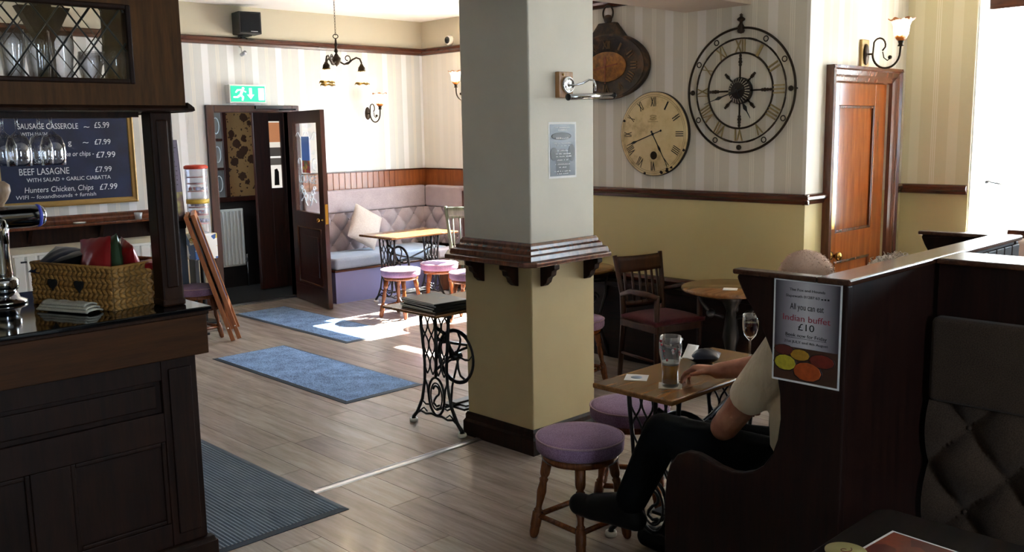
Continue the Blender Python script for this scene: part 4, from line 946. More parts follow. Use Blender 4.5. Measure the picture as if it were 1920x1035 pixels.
for k in range(3):
    a = -.55+k*2*PI/3; c, s = math.cos(a), math.sin(a); P = lambda rr, z: (rr*c, rr*s, z)
    lg = obj('leg', MB().tube([P(.25, .68), P(.245, .5), P(.20, .35), P(.21, .2), P(.27, .02)], [.014, .013, .012, .013, .016], 8).tube([P(.03, .60), P(.10, .655), P(.24, .66)], .010, 6).tube([P(.03, .55), P(.1, .60), P(.235, .60)], .008, 6)
        .tube([P(.14+.05*math.cos(q)*(1-q/12), .47+.05*math.sin(q)*(1-q/12)) for q in [j*.5 for j in range(16)]], .009, 6).tube([P(.20, .35), P(.10, .25), P(.02, .25)], .01, 6), M['iron'], r2)
    for j in range(5): lg2 = obj('pierced_ring', MB().tube([P(.06+.045*j+.014*math.cos(q), .63-.0*j+.014*math.sin(q)+.012*math.sin(j)) for q in [i*PI/5 for i in range(10)]], .004, 5, True), M['iron'], lg)
obj('centre_stem', MB().cyl((0, 0, .2), (0, 0, .69), .02), M['iron'], r2)

# ---------------------------------------------------------------- far bench (L shaped)
def tuft(u, z, su, sz):
    a, b = u/su, z/sz
    return (abs(math.sin(PI*(a+b)/2)*math.sin(PI*(a-b)/2)))**.45
bn = thing('upholstered_bench', 'mauve grey buttoned corner bench along the far wall', 'bench', (0, 0, 0))
obj('base_panel', MB().box(5.42, 7.22, 8.19, 8.87, .0, .33).box(6.66, 7.22, 8.0, 8.19, 0, .33), M['benchbase'], bn)
obj('base_trim', MB().box(5.41, 6.66, 8.175, 8.8, .33, .355).box(6.645, 7.2, 7.99, 8.8, .33, .355), M['mahogany_x'], bn, bevel=.006)
obj('seat_cushion', MB().box(5.42, 6.95, 8.17, 8.80, .357, .47), fabric('skylit_blue_seat', '#8e98aa', '#aab4c4', 260), bn, bevel=.03, seg=4)  # bluish sky light on the seat put into its fabric colour
obj('seat_cushion', MB().box(6.65, 7.13, 7.99, 8.165, .357, .47), M['bench'], bn, bevel=.03, seg=4)
SU, SZ = .115, .137
tf = obj('buttoned_back', MB().grid(lambda u, v: (5.45+u*1.66, 8.80-.055*tuft(u*1.66, (v-.5)*.42+SZ*0, SU, SZ)-.02*math.sin(v*PI), .47+v*.42), 150, 40), M['bench'], bn)
tb = obj('buttoned_back', MB().grid(lambda u, v: (7.13-.055*tuft(u*.74, (v-.5)*.42, SU, SZ)-.02*math.sin(v*PI), 8.76-u*.74, .47+v*.42), 70, 40), M['bench'], bn)
_b = MB().ball((0, 0, 0), (.012, .012, .012), 8, 5).mesh('button'); _b.materials.append(M['bench'])
for i in range(0, 15):
    for j in (-1, 0, 1):
        if (i+j) % 2 == 0 and .04 < i*SU < 1.62:
            obj('button', _b, None, tf, (5.45+i*SU, 8.785, .68+j*SZ))
            if i*SU < .72: obj('button', _b, None, tb, (7.115, 8.76-i*SU, .68+j*SZ))
obj('upper_pad', MB().box(5.45, 7.13, 8.76, 8.88, .892, 1.142), M['bench'], bn, bevel=.025, seg=4)
obj('upper_pad', MB().box(7.10, 7.22, 8.03, 8.755, .892, 1.142), M['bench'], bn, bevel=.025, seg=4)
obj('back_board', MB().box(5.45, 7.22, 8.86, 8.895, .33, 1.13).box(7.2, 7.235, 8.03, 8.87, .33, 1.13), M['mahogany'], bn)
obj('end_board', MB().box(6.65, 7.22, 7.975, 8.0, 0, .33).box(7.05, 7.235, 7.99, 8.03, .33, 1.10), M['mahogany'], bn, bevel=.01)
ws_ = struct('trim_12'); _wb = MB().box(.002, .076, 0, .018, .85, 1.325).mesh('plank'); _wb.materials.append(M['wainscot'])
for k in range(16): obj('plank', _wb, None, ws_, (5.515+.078*k, 8.880, 0), bevel=.003)
obj('panel', MB().box(6.765, 7.235, 8.882, 8.898, .85, 1.325).box(7.222, 7.238, 7.9, 8.88, .85, 1.325), M['wainscot'], ws_)
obj('cap', MB().box(5.51, 7.24, 8.87, 8.9, 1.325, 1.34).box(7.21, 7.24, 7.9, 8.87, 1.325, 1.34), M['mahogany_x'], ws_, bevel=.004)
cu = tag(obj('cushion', MB().grid(lambda u, v: ((u-.5)*.40, -.07*(max(0, (1-(2*u-1)**2)*(1-(2*v-1)**2)))**.5, (v-.5)*.40), 24, 24).grid(lambda u, v: ((u-.5)*.40, .07*(max(0, (1-(2*u-1)**2)*(1-(2*v-1)**2)))**.5, (v-.5)*.40), 24, 24), fabric('beige_cushion', '#a2938a', '#bfb0a5', 200), None, (6.09, 8.57, .735), (-.22, .5, .0)), 'square beige scatter cushion leaning on the far bench', 'cushion')

# ---------------------------------------------------------------- beside the entrance
ab = thing('a_board', 'folded wooden pavement A-board leaning beside the entrance', 'sandwich board', (3.83, 7.36, 0.012), math.atan2(.89, .45)-PI/2)
tilt = Matrix.Rotation(-.285, 4, 'Y')
for s in (-1, 1):
    xx = s*.028
    fr_ = MB().box(xx-.018, xx+.018, 0, .05, 0, 1.13).box(xx-.018, xx+.018, .52, .57, 0, 1.13).box(xx-.018, xx+.018, .05, .52, 1.07, 1.13).box(xx-.018, xx+.018, .05, .52, .25, .31).xf(tilt)
    obj('leaf_frame', fr_, M['pine'], ab, bevel=.003)
    obj('blackboard', MB().box(xx-.006, xx+.006, .05, .52, .31, 1.07).xf(tilt), M['slate'], ab)
obj('hinge', MB().cyl((0, .015, 1.10), (0, .05, 1.10), .014).cyl((0, .52, 1.10), (0, .555, 1.10), .014).xf(tilt), M['iron'], ab)
obj('screw', MB().ball((-.03, -.002, .12), .008).ball((.03, -.002, .12), .008).xf(tilt), M['chrome'], ab)
obj('chain_hook', MB().tube([(-.05+.016*math.cos(q), -.004, .93+.02*math.sin(q)) for q in [i*PI/6 for i in range(10)]], .004, 6).xf(tilt), M['brass'], ab)
ps = thing('poster_stand', 'tall grey poster stand with a mauve food poster behind the bar post', 'poster stand', (3.62, 7.92, 0))
obj('post', MB().box(0, .09, .01, .05, 0, 1.05), plain('blue_grey_panel', '#6b7480', .5, .05), ps, bevel=.004)
obj('foot', MB().box(-.12, .18, -.14, .16, 0, .02), M['black'], ps, bevel=.004)
pst = NT('mauve_poster_print'); s3 = pst.n('ShaderNodeSeparateXYZ'); pst.l(pst.pos(True), s3.inputs[0])
vn = pst.n('ShaderNodeTexVoronoi'); vn.inputs['Scale'].default_value = 11; pst.l(pst.pos(True), vn.inputs['Vector'])
food = pst.ramp(vn.outputs['Distance'], [(.2, srgb('#8d8a58')), (.45, srgb('#6e5a4a')), (.7, srgb('#5a4a55'))])
pst.base(pst.mix(pst.math('GREATER_THAN', s3.outputs[2], 1.28), food, pst.mix(pst.noise(pst.pos(True), 3, 3), srgb('#4f4a5e'), srgb('#6f6a80'))))
pb = obj('poster_board', MB().prism([(-.06, 1.03), (.085, 1.03), (.055, 1.73), (-.06, 1.73)], 'y', -.01, .008), pst.m, ps)
obj('board_edge', MB().prism([(.085, 1.03), (.096, 1.03), (.066, 1.73), (.055, 1.73)], 'y', -.012, .01), M['paper'], ps)
for k in range(9): squiggle('print_line', .09, M['ink'], pb, FRONT_Y(.0, -.0105, 1.66-k*.04), .010)
obj('clamp', MB().box(-.03, .08, -.03, .06, .96, 1.03), M['black'], ps, bevel=.005)
cd = thing('sweet_dispenser', 'clear tube sweet vending machine with red rim beside the entrance frame', 'vending machine', (4.03, 8.32, 0))
obj('stand', MB().box(-.10, .10, -.10, .10, 0, .02).cyl((0, 0, .02), (0, 0, .62), .022).box(-.10, -.06, -.06, .06, .02, .62), M['black'], cd, bevel=.003)
stk = NT('sticker_print'); vs_ = stk.n('ShaderNodeTexVoronoi'); vs_.inputs['Scale'].default_value = 16; stk.l(stk.pos(True), vs_.inputs['Vector'])
stk.base(stk.ramp(vs_.outputs['Color'], [(.2, srgb('#e8e6df')), (.45, srgb('#d9c24a')), (.6, srgb('#3a5f9a')), (.75, srgb('#e6e8ea')), (.85, srgb('#222838'))], 'CONSTANT')); stk.set(Roughness=.3)
obj('coin_base', MB().box(-.115, .115, -.11, .11, .62, .86), stk.m, cd, bevel=.01)
obj('tube', MB().lathe_open([(.10, .86), (.10, 1.46)], 32), thin_glass('plastic_tube', (.86, .88, .97, 1), .5, .05, .25), cd)
obj('rim', MB().lathe([(0, 1.46), (.108, 1.46), (.108, 1.485), (.09, 1.495), (0, 1.50)], 32), plain('red_orange_plastic', '#c8412a', .35, .1), cd)
obj('band', MB().lathe([(.101, 1.14), (.104, 1.14), (.104, 1.18), (.101, 1.18)], 32), plain('yellow_band', '#c9a942', .4, .1), cd)
for k, z in enumerate((.95, 1.03, 1.10, 1.25, 1.32, 1.38)): obj('shelf_ring', MB().lathe([(.0, z), (.092, z), (.092, z+.006), (0, z+.006)], 24), plain('red_shelf', '#b8434a', .4, .1), cd)
mb = MB()
for k in range(70):
    a = random.uniform(0, 2*PI); r = .075*math.sqrt(random.random()); z = random.choice((.962, 1.042, 1.112, 1.262)); mb.ball((r*math.cos(a), r*math.sin(a), z+.016), .016, 8, 5)
cdm = NT('capsule_colours'); vq = cdm.n('ShaderNodeTexVoronoi'); vq.inputs['Scale'].default_value = 22; cdm.l(cdm.pos(True), vq.inputs['Vector'])
cdm.base(cdm.ramp(vq.outputs['Color'], [(.2, srgb('#a8a6cc')), (.45, srgb('#c54a52')), (.6, srgb('#c7c9e0')), (.8, srgb('#8f8fc4'))], 'CONSTANT'))
obj('capsules', mb, cdm.m, cd)['kind'] = 'stuff'
# ---------------------------------------------------------------- clocks on the right wall (local -y faces the room, local x runs right)
ROM = ['XII', 'I', 'II', 'III', 'IIII', 'V', 'VI', 'VII', 'VIII', 'IX', 'X', 'XI']
def numeral(parent, k, r, w, h, m, y, ax=1, az=1, name='numeral', depth=.0012):
    a = 2*PI*k/12; R_ = Matrix.Rotation(-a, 4, 'Z')
    Mx = Matrix.Translation((r*ax*math.sin(a), y, r*az*math.cos(a))) @ Matrix.Rotation(PI/2, 4, 'X') @ R_ @ Matrix.Translation((0, -h/2, 0))
    return fit_text(name, ROM[k], w*sum({'I': .26, 'V': .55, 'X': .5}[q] for q in ROM[k]), h, m, parent, Mx, depth, True)
def hand(parent, ang, L, m, y, tail=.06, spade=.68, w=.006, name='hand'):
    pts = [(-w*.7, -tail), (w*.7, -tail), (w*.8, L*spade-.03), (w*2.4, L*spade), (w*.6, L*spade+.03), (.0012, L), (-.0012, L), (-w*.6, L*spade+.03), (-w*2.4, L*spade), (-w*.8, L*spade-.03)]
    a = math.radians(ang); ca, sa = math.cos(a), math.sin(a)
    mb = MB().prism([(x*ca+z*sa, -x*sa+z*ca) for x, z in pts], 'y', y-.003, y)
    mb.ball((-tail*sa, y-.001, -tail*ca), (.008, .003, .008)); mb.ball((0, y-.002, 0), (.010, .005, .010))
    return obj(name, mb, m, parent)
XC = 5.63
c2 = thing('wall_clock', 'round cream faced clock with black roman numerals and a chipped rim', 'clock', (XC, 4.235, 1.716), -PI/2, 'clocks on the right wall')
face = NT('aged_cream_dial'); nz = face.noise(face.pos(True), 6, 6, .65); face.base(face.ramp(nz, [(.30, srgb('#9a7f52')), (.48, srgb('#d2b988')), (.7, srgb('#dcc799'))])); face.set(Roughness=.6)
Ry = Matrix.Rotation(PI/2, 4, 'X')
obj('dial', MB().lathe([(0, .0), (.30, 0), (.303, .01), (.303, .028), (.298, .032), (0, .032)], 72, Ry), face.m, c2)
obj('edge', MB().lathe([(.303, .0), (.306, .0), (.306, .027), (.303, .027)], 72, Ry), plain('dark_worn_edge', '#3a2a1c', .7, .3), c2)
ring = lambda r, th, y, n=64: MB().tube([(r*math.cos(a), y, r*math.sin(a)) for a in [i*2*PI/n for i in range(n)]], th, 5, True)
obj('minute_ring', ring(.285, .0012, -.032).tube([(.272*math.cos(a), -.032, .272*math.sin(a)) for a in [i*2*PI/64 for i in range(64)]], .0009, 4, True), plain('faded_brown_print', '#7a6340', .8, .2), c2)
for k in range(12): numeral(c2, k, .235, .045, .07, M['ink'], -.0325)
obj('maker_scroll', MB().tube([(.03*math.sin(t*2), -.0325, .12+.016*math.sin(t)) for t in [i*.35 for i in range(18)]], .0012, 4).tube([(-.045+.09*t, -.0325, .09) for t in (0, .5, 1)], .001, 4), plain('faded_print', '#8b7752', .8, .1), c2)
obj('winding_hole', MB().lathe([(0, 0), (.024, 0), (.024, .001), (0, .001)], 24, Matrix.Translation((.006, -.0322, -.155)) @ Ry), M['ink'], c2)
obj('hole_ring', MB().lathe([(.024, 0), (.03, 0), (.03, .002), (.024, .002)], 24, Matrix.Translation((.006, -.0322, -.155)) @ Ry), M['bronze'], c2)
random.seed(3)
for k in range(9):
    a = math.radians(random.choice([150, 155, 160, 164, 168, 110, 60, 285, 200])+random.uniform(-6, 6)); r = random.uniform(.282, .298); n = 7
    obj('chip', MB().prism([(r*math.sin(a)+random.uniform(.4, 1)*.016*math.cos(q), r*math.cos(a)+random.uniform(.4, 1)*.014*math.sin(q)) for q in [j*2*PI/n for j in range(n)]], 'y', -.0335, -.030), plain('chip_dark', '#2a1f16', .9, .2), c2)
hand(c2, 251, .255, M['ink'], -.036, .075, .72, .004); hand(c2, 150, .255, M['ink'], -.039, .02, .48, .004)

c3 = thing('skeleton_clock', 'large open iron skeleton clock with a spoked wheel and gold numerals', 'clock', (XC, 3.52, 1.998), -PI/2, 'clocks on the right wall')
obj('outer_ring', ring(.412, .0085, -.022, 96), M['bronze'], c3)
mid = MB()
for k in range(12):
    a0 = 2*PI*k/12+.16; mid.tube([(.345*math.sin(a0+(.2036)*j/6), -.022, .345*math.cos(a0+.2036*j/6)) for j in range(7)], .007, 6)
obj('middle_ring', mid.tube([(.345*math.cos(a), -.022, .345*math.sin(a)) for a in [i*PI/40 for i in range(80)]], .0055, 6, True), M['bronze'], c3)
obj('inner_ring', ring(.250, .007, -.022, 80), M['bronze'], c3)
gold = plain('dull_gold', '#b09a66', .5, .25, .3)
for k in range(12): numeral(c3, k, .297, .075, .085, gold, -.026, depth=.004)
for k in range(12):
    a = 2*PI*k/12; x, z = .379*math.sin(a), .379*math.cos(a)
    if k % 3: obj('ring_link', MB().tube([(x+.017*math.cos(q), -.022, z+.017*math.sin(q)) for q in [j*PI/8 for j in range(16)]], .004, 6, True), M['bronze'], c3)
    elif k: obj('bead', MB().ball((x, -.022, z), (.018, .014, .018)), M['bronze'], c3)
SPK = [(0, .006), (.55, .006), (.6, .012), (.64, .008), (.70, .014), (.78, .008), (.82, .012), (.86, .007), (.95, .010), (1, .003)]
for k in range(8):
    a = 2*PI*k/8; L = .245 if k % 2 == 0 else .165
    obj('spoke', MB().turned((.06*math.sin(a), -.022, .06*math.cos(a)), (L*math.sin(a), -.022, L*math.cos(a)), SPK, 10), M['bronze'], c3)
obj('hub', MB().lathe([(.088, -.0), (.09, .02), (.075, .04), (.05, .05), (0, .054)], 36, Ry), plain('hub_dark_iron', '#2a2019', .5, .3, .5), c3)
_f = MB()
for k in range(24):
    a = 2*PI*k/24; _f.cyl((.055*math.sin(a), -.048, .055*math.cos(a)), (.082*math.sin(a), -.034, .082*math.cos(a)), .003, n=5)
obj('hub_flutes', _f, plain('pale_flute', '#b8ad9a', .6, .1), c3)
obj('finial', MB().lathe([(0, .375), (.02, .38), (.026, .395), (.018, .41), (.024, .42), (.012, .44), (.010, .452), (.026, .462), (.028, .472), (.010, .485), (.008, .492), (.012, .498), (0, .508)], 16, Matrix.Translation((0, -.022, 0))), M['bronze'], c3)
hand(c3, 252, .27, M['iron'], -.06, .05, .55, .005); hand(c3, 149, .215, M['iron'], -.064, .02, .62, .006)
obj('wall_spacer', MB().cyl((0, 0, .412), (0, -.022, .412), .006).cyl((0, 0, -.412), (0, -.022, -.412), .006).cyl((.412, 0, 0), (.412, -.022, 0), .006).cyl((-.412, 0, 0), (-.412, -.022, 0), .006), M['bronze'], c3)

c1 = thing('pocket_watch_clock', 'dark rusty oval pocket watch wall clock partly hidden by the pillar', 'clock', (XC, 4.663, 2.222), -PI/2, 'clocks on the right wall')
rust = NT('rusty_dark_metal'); nr = rust.noise(rust.pos(True), 9, 7, .7); rust.base(rust.ramp(nr, [(.3, srgb('#1d1a17')), (.5, srgb('#3a2e22')), (.68, srgb('#6b4a2a'))])); rust.set(Roughness=.6, Metallic=.3); rust.bump(nr, .4, .01)
cop = NT('copper_dial'); nc = cop.noise(cop.pos(True), 16, 7, .75); cop.base(cop.ramp(nc, [(.3, srgb('#4a3319')), (.5, srgb('#8a5a26')), (.7, srgb('#b8792f'))])); cop.set(Roughness=.55, Metallic=.2); cop.bump(nc, .3, .01)
SC = Matrix.Diagonal((1.6, 1, 1, 1))
obj('case', MB().lathe([(0, 0), (.238, 0), (.244, .02), (.244, .05), (.236, .062), (.222, .062), (.216, .05), (0, .05)], 72, SC @ Ry), rust.m, c1)
obj('bead_ring', MB().tube([(.229*1.6*math.cos(a), -.064, .229*math.sin(a)) for a in [i*PI/36 for i in range(72)]], .004, 6, True), rust.m, c1)
obj('dial', MB().lathe([(0, .05), (.108, .05), (.112, .053), (.108, .056), (0, .054)], 48, Matrix.Diagonal((1.72, 1, 1, 1)) @ Ry), cop.m, c1)
for k in range(12): numeral(c1, k, .163, .065, .06, plain('worn_relief', '#7a5f3e', .6, .3, .2), -.051, 1.62, 1.0, depth=.006)
obj('crown', MB().prism([(-.19, .20), (.19, .20), (.10, .30), (.08, .325), (-.08, .325), (-.10, .30)], 'y', -.055, -.005), rust.m, c1, bevel=.008)
obj('winder', MB().lathe([(.02, .322), (.03, .34), (.032, .36), (.022, .38), (0, .385)], 16, Matrix.Translation((0, -.03, 0))), rust.m, c1)
obj('loop', MB().tube([(.048*math.cos(q), -.03, .395+.055*math.sin(q)) for q in [j*PI/14 for j in range(28)]], .007, 8, True), rust.m, c1)
cl = plain('rust_red_hand', '#8a4a2c', .6, .2)
hand(c1, 262, .26, cl, -.062, .11, .7, .007); hand(c1, 0, .075, cl, -.066, .12, .6, .006)

# ---------------------------------------------------------------- things on the pillar
pc = thing('picture_light', 'chrome picture light on a wooden block on the right face of the pillar', 'picture light', (3.775, 3.454, 1.99))
obj('wooden_block', MB().box(-.065, .045, -.03, 0, -.065, .07), wood('block_wood', '#8a5f34', '#b8895a', 'z', .4), pc, bevel=.003)
obj('rose', MB().lathe([(.045, 0), (.045, .01), (.038, .016), (.036, .012), (.01, .014), (0, .02)], 28, Matrix.Translation((0, -.03, .002)) @ Ry), M['chrome'], pc)
obj('screw', MB().ball((-.035, -.031, .055), .007).ball((.03, -.031, -.055), .007), M['brass'], pc)
obj('swan_arm', MB().tube([(0, -.035, 0), (.03, -.06, .0), (.06, -.085, .01), (.09, -.105, .028), (.115, -.115, .025), (.122, -.12, .0), (.122, -.12, -.03)], .006, 8), M['chrome'], pc)
obj('lamp_tube', MB().cyl((-.09, -.12, -.066), (.275, -.12, -.052), .016, n=18), M['chrome'], pc)
obj('lamp_cap', MB().cyl((-.096, -.12, -.0665), (-.09, -.12, -.066), .018, n=18), M['iron'], pc)
obj('lamp_cap', MB().cyl((.275, -.12, -.052), (.281, -.12, -.0518), .018, n=18), M['iron'], pc)
pp = thing('event_notice', 'grey printed event notice with white text on the right face of the pillar', 'poster', (3.764, 3.4535, 1.648))
pg = NT('grey_notice_print'); s4 = pg.n('ShaderNodeSeparateXYZ'); pg.l(pg.pos(True), s4.inputs[0])
ff = pg.math('ADD', pg.math('MULTIPLY_ADD', s4.outputs[2], 2.2, .5), pg.math('MULTIPLY_ADD', pg.noise(pg.pos(True), 9, 4), .5, -.25))
pg.base(pg.ramp(ff, [(.0, srgb('#343a46')), (.45, srgb('#535b69')), (.75, srgb('#747c88')), (1, srgb('#505762'))])); pg.set(Roughness=.35)
obj('sheet', MB().box(-.11, .11, -.001, 0, -.15, .15), M['paper'], pp)
obj('print', MB().box(-.10, .10, -.0016, -.001, -.138, .138), pg.m, pp)
obj('dark_shape', MB().prism([(-.045, -.13), (.05, -.13), (.055, -.06), (.03, .0), (.095, .03), (.095, -.05), (.075, -.055), (.05, .03), (-.02, .03), (-.06, -.045), (-.095, -.035), (-.095, .02), (-.05, .02), (-.03, .0), (-.055, -.06)][:0] or [(-.05, -.13), (.052, -.13), (.055, -.05), (.02, .005), (-.02, .005), (-.055, -.05)], 'y', -.0021, -.0016)
    .ball((-.07, -.0018, -.02), (.03, .0006, .035)).ball((.072, -.0018, -.015), (.028, .0006, .045)).ball((-.01, -.0018, .075), (.08, .0006, .02)), plain('notice_dark', '#20252e', .4, .15), pp)
for k, (z, w, h) in enumerate(((.118, .12, .006), (.105, .07, .006), (.06, .10, .009), (.035, .14, .006), (.022, .12, .005), (-.005, .09, .006), (-.022, .13, .006), (-.036, .14, .006), (-.055, .09, .006), (-.078, .12, .006), (-.094, .06, .006), (-.115, .13, .006), (-.128, .09, .005))):
    squiggle('print_line', w, M['paper'], pp, FRONT_Y(0, -.0022, z), h)

# ---------------------------------------------------------------- settle with the buffet poster
SX0, SX1 = 2.62, 4.105
PROF = [(1.264, 0), (1.264, 1.282), (1.64, 1.282), (1.642, 1.27), (1.628, 1.24), (1.604, 1.20), (1.575, 1.16), (1.545, 1.11), (1.515, 1.05), (1.492, .985), (1.478, .91), (1.474, .83), (1.482, .76), (1.50, .705), (1.53, .66), (1.57, .63), (1.61, .614), (1.65, .608), (1.70, .614), (1.75, .629), (1.79, .638), (1.83, .636), (1.87, .615), (1.90, .575), (1.916, .52), (1.922, .44), (1.922, 0)]
st = thing('high_back_settle', 'dark wooden high back settle with curved ends where the man sits', 'bench', (0, 0, 0))
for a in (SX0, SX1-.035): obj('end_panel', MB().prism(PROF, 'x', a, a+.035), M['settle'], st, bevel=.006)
obj('back_panel', MB().box(SX0+.035, SX1-.035, 1.27, 1.295, .0, 1.282), M['settle'], st)
obj('cap', MB().box(SX0-.012, SX1+.012, 1.253, 1.36, 1.282, 1.302), M['settle_top'], st, bevel=.006)
for a in (SX0, SX1-.035): obj('end_cap', MB().box(a-.008, a+.043, 1.36, 1.655, 1.282, 1.300), M['settle_top'], st, bevel=.006)
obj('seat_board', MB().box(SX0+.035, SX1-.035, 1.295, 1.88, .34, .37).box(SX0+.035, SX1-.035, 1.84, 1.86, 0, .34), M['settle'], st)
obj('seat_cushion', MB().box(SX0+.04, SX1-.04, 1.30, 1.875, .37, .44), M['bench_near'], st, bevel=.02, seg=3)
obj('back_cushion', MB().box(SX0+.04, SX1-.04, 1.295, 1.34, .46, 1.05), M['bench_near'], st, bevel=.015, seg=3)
_vb = MB().box(.0025, .0845, 0, .014, .40, 1.27).mesh('board'); _vb.materials.append(M['settle'])
for k in range(7): obj('board', _vb, None, st, (3.485+k*.087, 1.256, 0), bevel=.004)
po = thing('buffet_poster', 'laminated all you can eat buffet poster on the curved end of the settle', 'poster', (SX0-.001, 1.392, 1.122), -PI/2)
pr = NT('poster_grey_gradient'); s5 = pr.n('ShaderNodeSeparateXYZ'); pr.l(pr.pos(True), s5.inputs[0])
rad = pr.math('ABSOLUTE', pr.math('MULTIPLY', s5.outputs[0], 9.5))
pr.base(pr.ramp(rad, [(0, srgb('#c9c3c6')), (.45, srgb('#a79fa6')), (1, srgb('#3f3840'))])); pr.set(Roughness=.3)
PW, PH = .113, .163
obj('sheet', MB().box(-PW, PW, -.001, 0, -PH, PH), M['paper'], po)
pn = obj('print', MB().box(-PW+.006, PW-.006, -.0015, -.001, -PH+.006, PH-.006), pr.m, po)
redink = plain('red_print', '#a03040', .5, .1); T = lambda z, x=0: FRONT_Y(x, -.0017, z)
kw = dict(depth=.0002, center=True)
fit_text('lettering', 'The Fox and Hounds', .118, .0085, M['ink'], pn, T(.128), **kw)
fit_text('lettering', 'Slapewath 01287 63', .112, .0085, M['ink'], pn, T(.108, -.015), **kw); squiggle('print_line', .03, M['ink'], pn, T(.108, .062), .007)
fit_text('lettering', 'All you can eat', .112, .020, M['ink'], pn, T(.070), **kw)
fit_text('lettering', 'Indian buffet', .158, .020, redink, pn, T(.034), **kw)
fit_text('lettering', '£10', .054, .022, M['ink'], pn, T(.006), **kw)
l_ = fit_text('lettering', 'Book now for Friday', .138, .011, M['ink'], pn, T(-.016), **kw)
obj('underline', MB().box(-.068, .068, -.0019, -.0015, -.0205, -.0195), M['ink'], pn)
fit_text('lettering', '21st JULY and 4th August', .146, .008, M['ink'], pn, T(-.036), **kw)
bowls = [((-.072, -.063), (.032, .016), '#5a1f18'), ((-.018, -.072), (.032, .018), '#a67a22'), ((-.068, -.103), (.036, .025), '#b5a52c'), ((.055, -.082), (.040, .021), '#6d1f14'), ((.008, -.122), (.046, .030), '#a84a1c')]
obj('photo_ground', MB().box(-PW+.007, PW-.007, -.0019, -.0015, -PH+.007, -.050), plain('photo_dark', '#4b2c1e', .4, .4), pn)
for (cx, cz), (rx, rz), col in bowls:
    b_ = obj('bowl', MB().ball((cx, -.0020, cz), (rx*1.13, .0008, rz*1.13), 20, 6), plain('bowl_rim', '#2b1512', .4, .2), pn)
    nm = NT('curry'); nn = nm.noise(nm.pos(True), 70, 5, .7); c0 = srgb(col); nm.base(nm.mix(nn, tuple([x*.45 for x in c0[:3]]+[1]), tuple([min(1, x*1.5) for x in c0[:3]]+[1]))); nm.set(Roughness=.4)
    obj('food', MB().ball((cx, -.0026, cz), (rx*1.02, .0008, rz*.98), 20, 6), nm.m, b_)

# near buttoned bench, back to back with another
nb = thing('buttoned_bench', 'dark taupe buttoned bench with a wooden cap at the lower right', 'bench', (0, 0, 0))
NX = 3.25; Y0 = -1.3
obj('cap', MB().box(3.235, 3.45, Y0, 1.252, 1.282, 1.302), M['settle_top'], nb, bevel=.006)
obj('head_board', MB().box(3.265, 3.42, Y0, 1.25, .0, 1.282), M['settle'], nb)
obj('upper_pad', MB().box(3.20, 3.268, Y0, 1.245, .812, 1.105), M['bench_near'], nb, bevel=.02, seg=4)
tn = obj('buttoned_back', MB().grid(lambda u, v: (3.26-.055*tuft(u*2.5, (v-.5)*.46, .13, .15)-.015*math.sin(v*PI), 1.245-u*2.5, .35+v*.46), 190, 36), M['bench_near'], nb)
_b2 = MB().ball((0, 0, 0), (.010, .010, .010), 8, 5).mesh('button'); _b2.materials.append(M['bench_near'])
for i in range(1, 20):
    for j in (-1, 0, 1):
        if (i+j) % 2 == 0: obj('button', _b2, None, tn, (3.247, 1.245-.13*i, .58+.15*j))
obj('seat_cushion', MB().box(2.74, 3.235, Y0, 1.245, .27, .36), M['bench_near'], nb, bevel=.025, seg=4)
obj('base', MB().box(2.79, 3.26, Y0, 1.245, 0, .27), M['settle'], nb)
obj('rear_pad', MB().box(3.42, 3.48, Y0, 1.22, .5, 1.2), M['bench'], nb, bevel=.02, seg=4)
wbn = thing('window_bench', 'pale upholstered bench with a brown top rail under the bright window', 'bench', (0, 0, 0))
obj('top_rail', MB().box(6.70, 6.80, -1.0, 2.14, 1.0, 1.05).box(6.80, 7.07, 2.09, 2.14, 1.0, 1.05), M['mahogany_y'], wbn, bevel=.006)
obj('back_pad', MB().box(6.60, 6.72, -1.0, 2.13, .5, 1.0), fabric('pale_pink_cloth', '#b5a29b', '#cdbdb6', 240), wbn, bevel=.025, seg=4)
obj('seat', MB().box(6.15, 6.62, -1.0, 2.13, .36, .48), fabric('pale_pink_seat', '#b5a29b', '#cdbdb6', 240), wbn, bevel=.025, seg=4)
obj('base', MB().box(6.2, 7.05, -1.0, 2.13, 0, .36).box(6.72, 7.05, -1.0, 2.13, .36, 1.0), M['settle'], wbn)

# ---------------------------------------------------------------- on the man's table
TZ = .722
pint = thing('beer_glass', 'half full pint glass of amber beer on the wooden table beside the hand', 'beer glass', (3.025, 2.195, TZ+.002))
obj('glass', MB().lathe([(0, 0), (.029, 0), (.030, .01), (.029, .05), (.033, .10), (.040, .145), (.0405, .17), (.037, .205), (.0355, .205), (.039, .17), (.0385, .145), (.0315, .10), (.0275, .05), (.0275, .012), (0, .012)], 36), thin_glass('beer_glass_hazed', (.97, .98, 1, 1), .6, .05, .04), pint); pint.scale = (1.15, 1.15, 1.0)  # faint white haze mixed in for the bright look inside the glass
beer = NT('amber_beer'); beer.base(beer.mix(beer.noise(beer.pos(True), 30, 2), srgb('#e09a10'), srgb('#f7b825'))); beer.set(Roughness=.08, Transmission_Weight=.45, IOR=1.05)
obj('beer', MB().lathe([(0, .0125), (.0268, .0125), (.0268, .05), (.0295, .088), (0, .088)], 32), beer.m, pint)
obj('foam_line', MB().lathe([(.0, .0882), (.0297, .0882), (.0312, .10), (.0305, .10), (.028, .0905), (0, .0905)], 32), plain('beer_foam', '#e8e6dc', .9, .05), pint)
tr = MB(); random.seed(11); mk = MB()
for k in range(16):
    a = random.uniform(2.6, 5.6); z = random.uniform(.11, .19); r = .0412; s = random.uniform(.002, .005)
    (tr if k % 3 else mk).ball((r*.97*math.cos(a), r*.97*math.sin(a), z), (s, s, s*1.3), 6, 4)
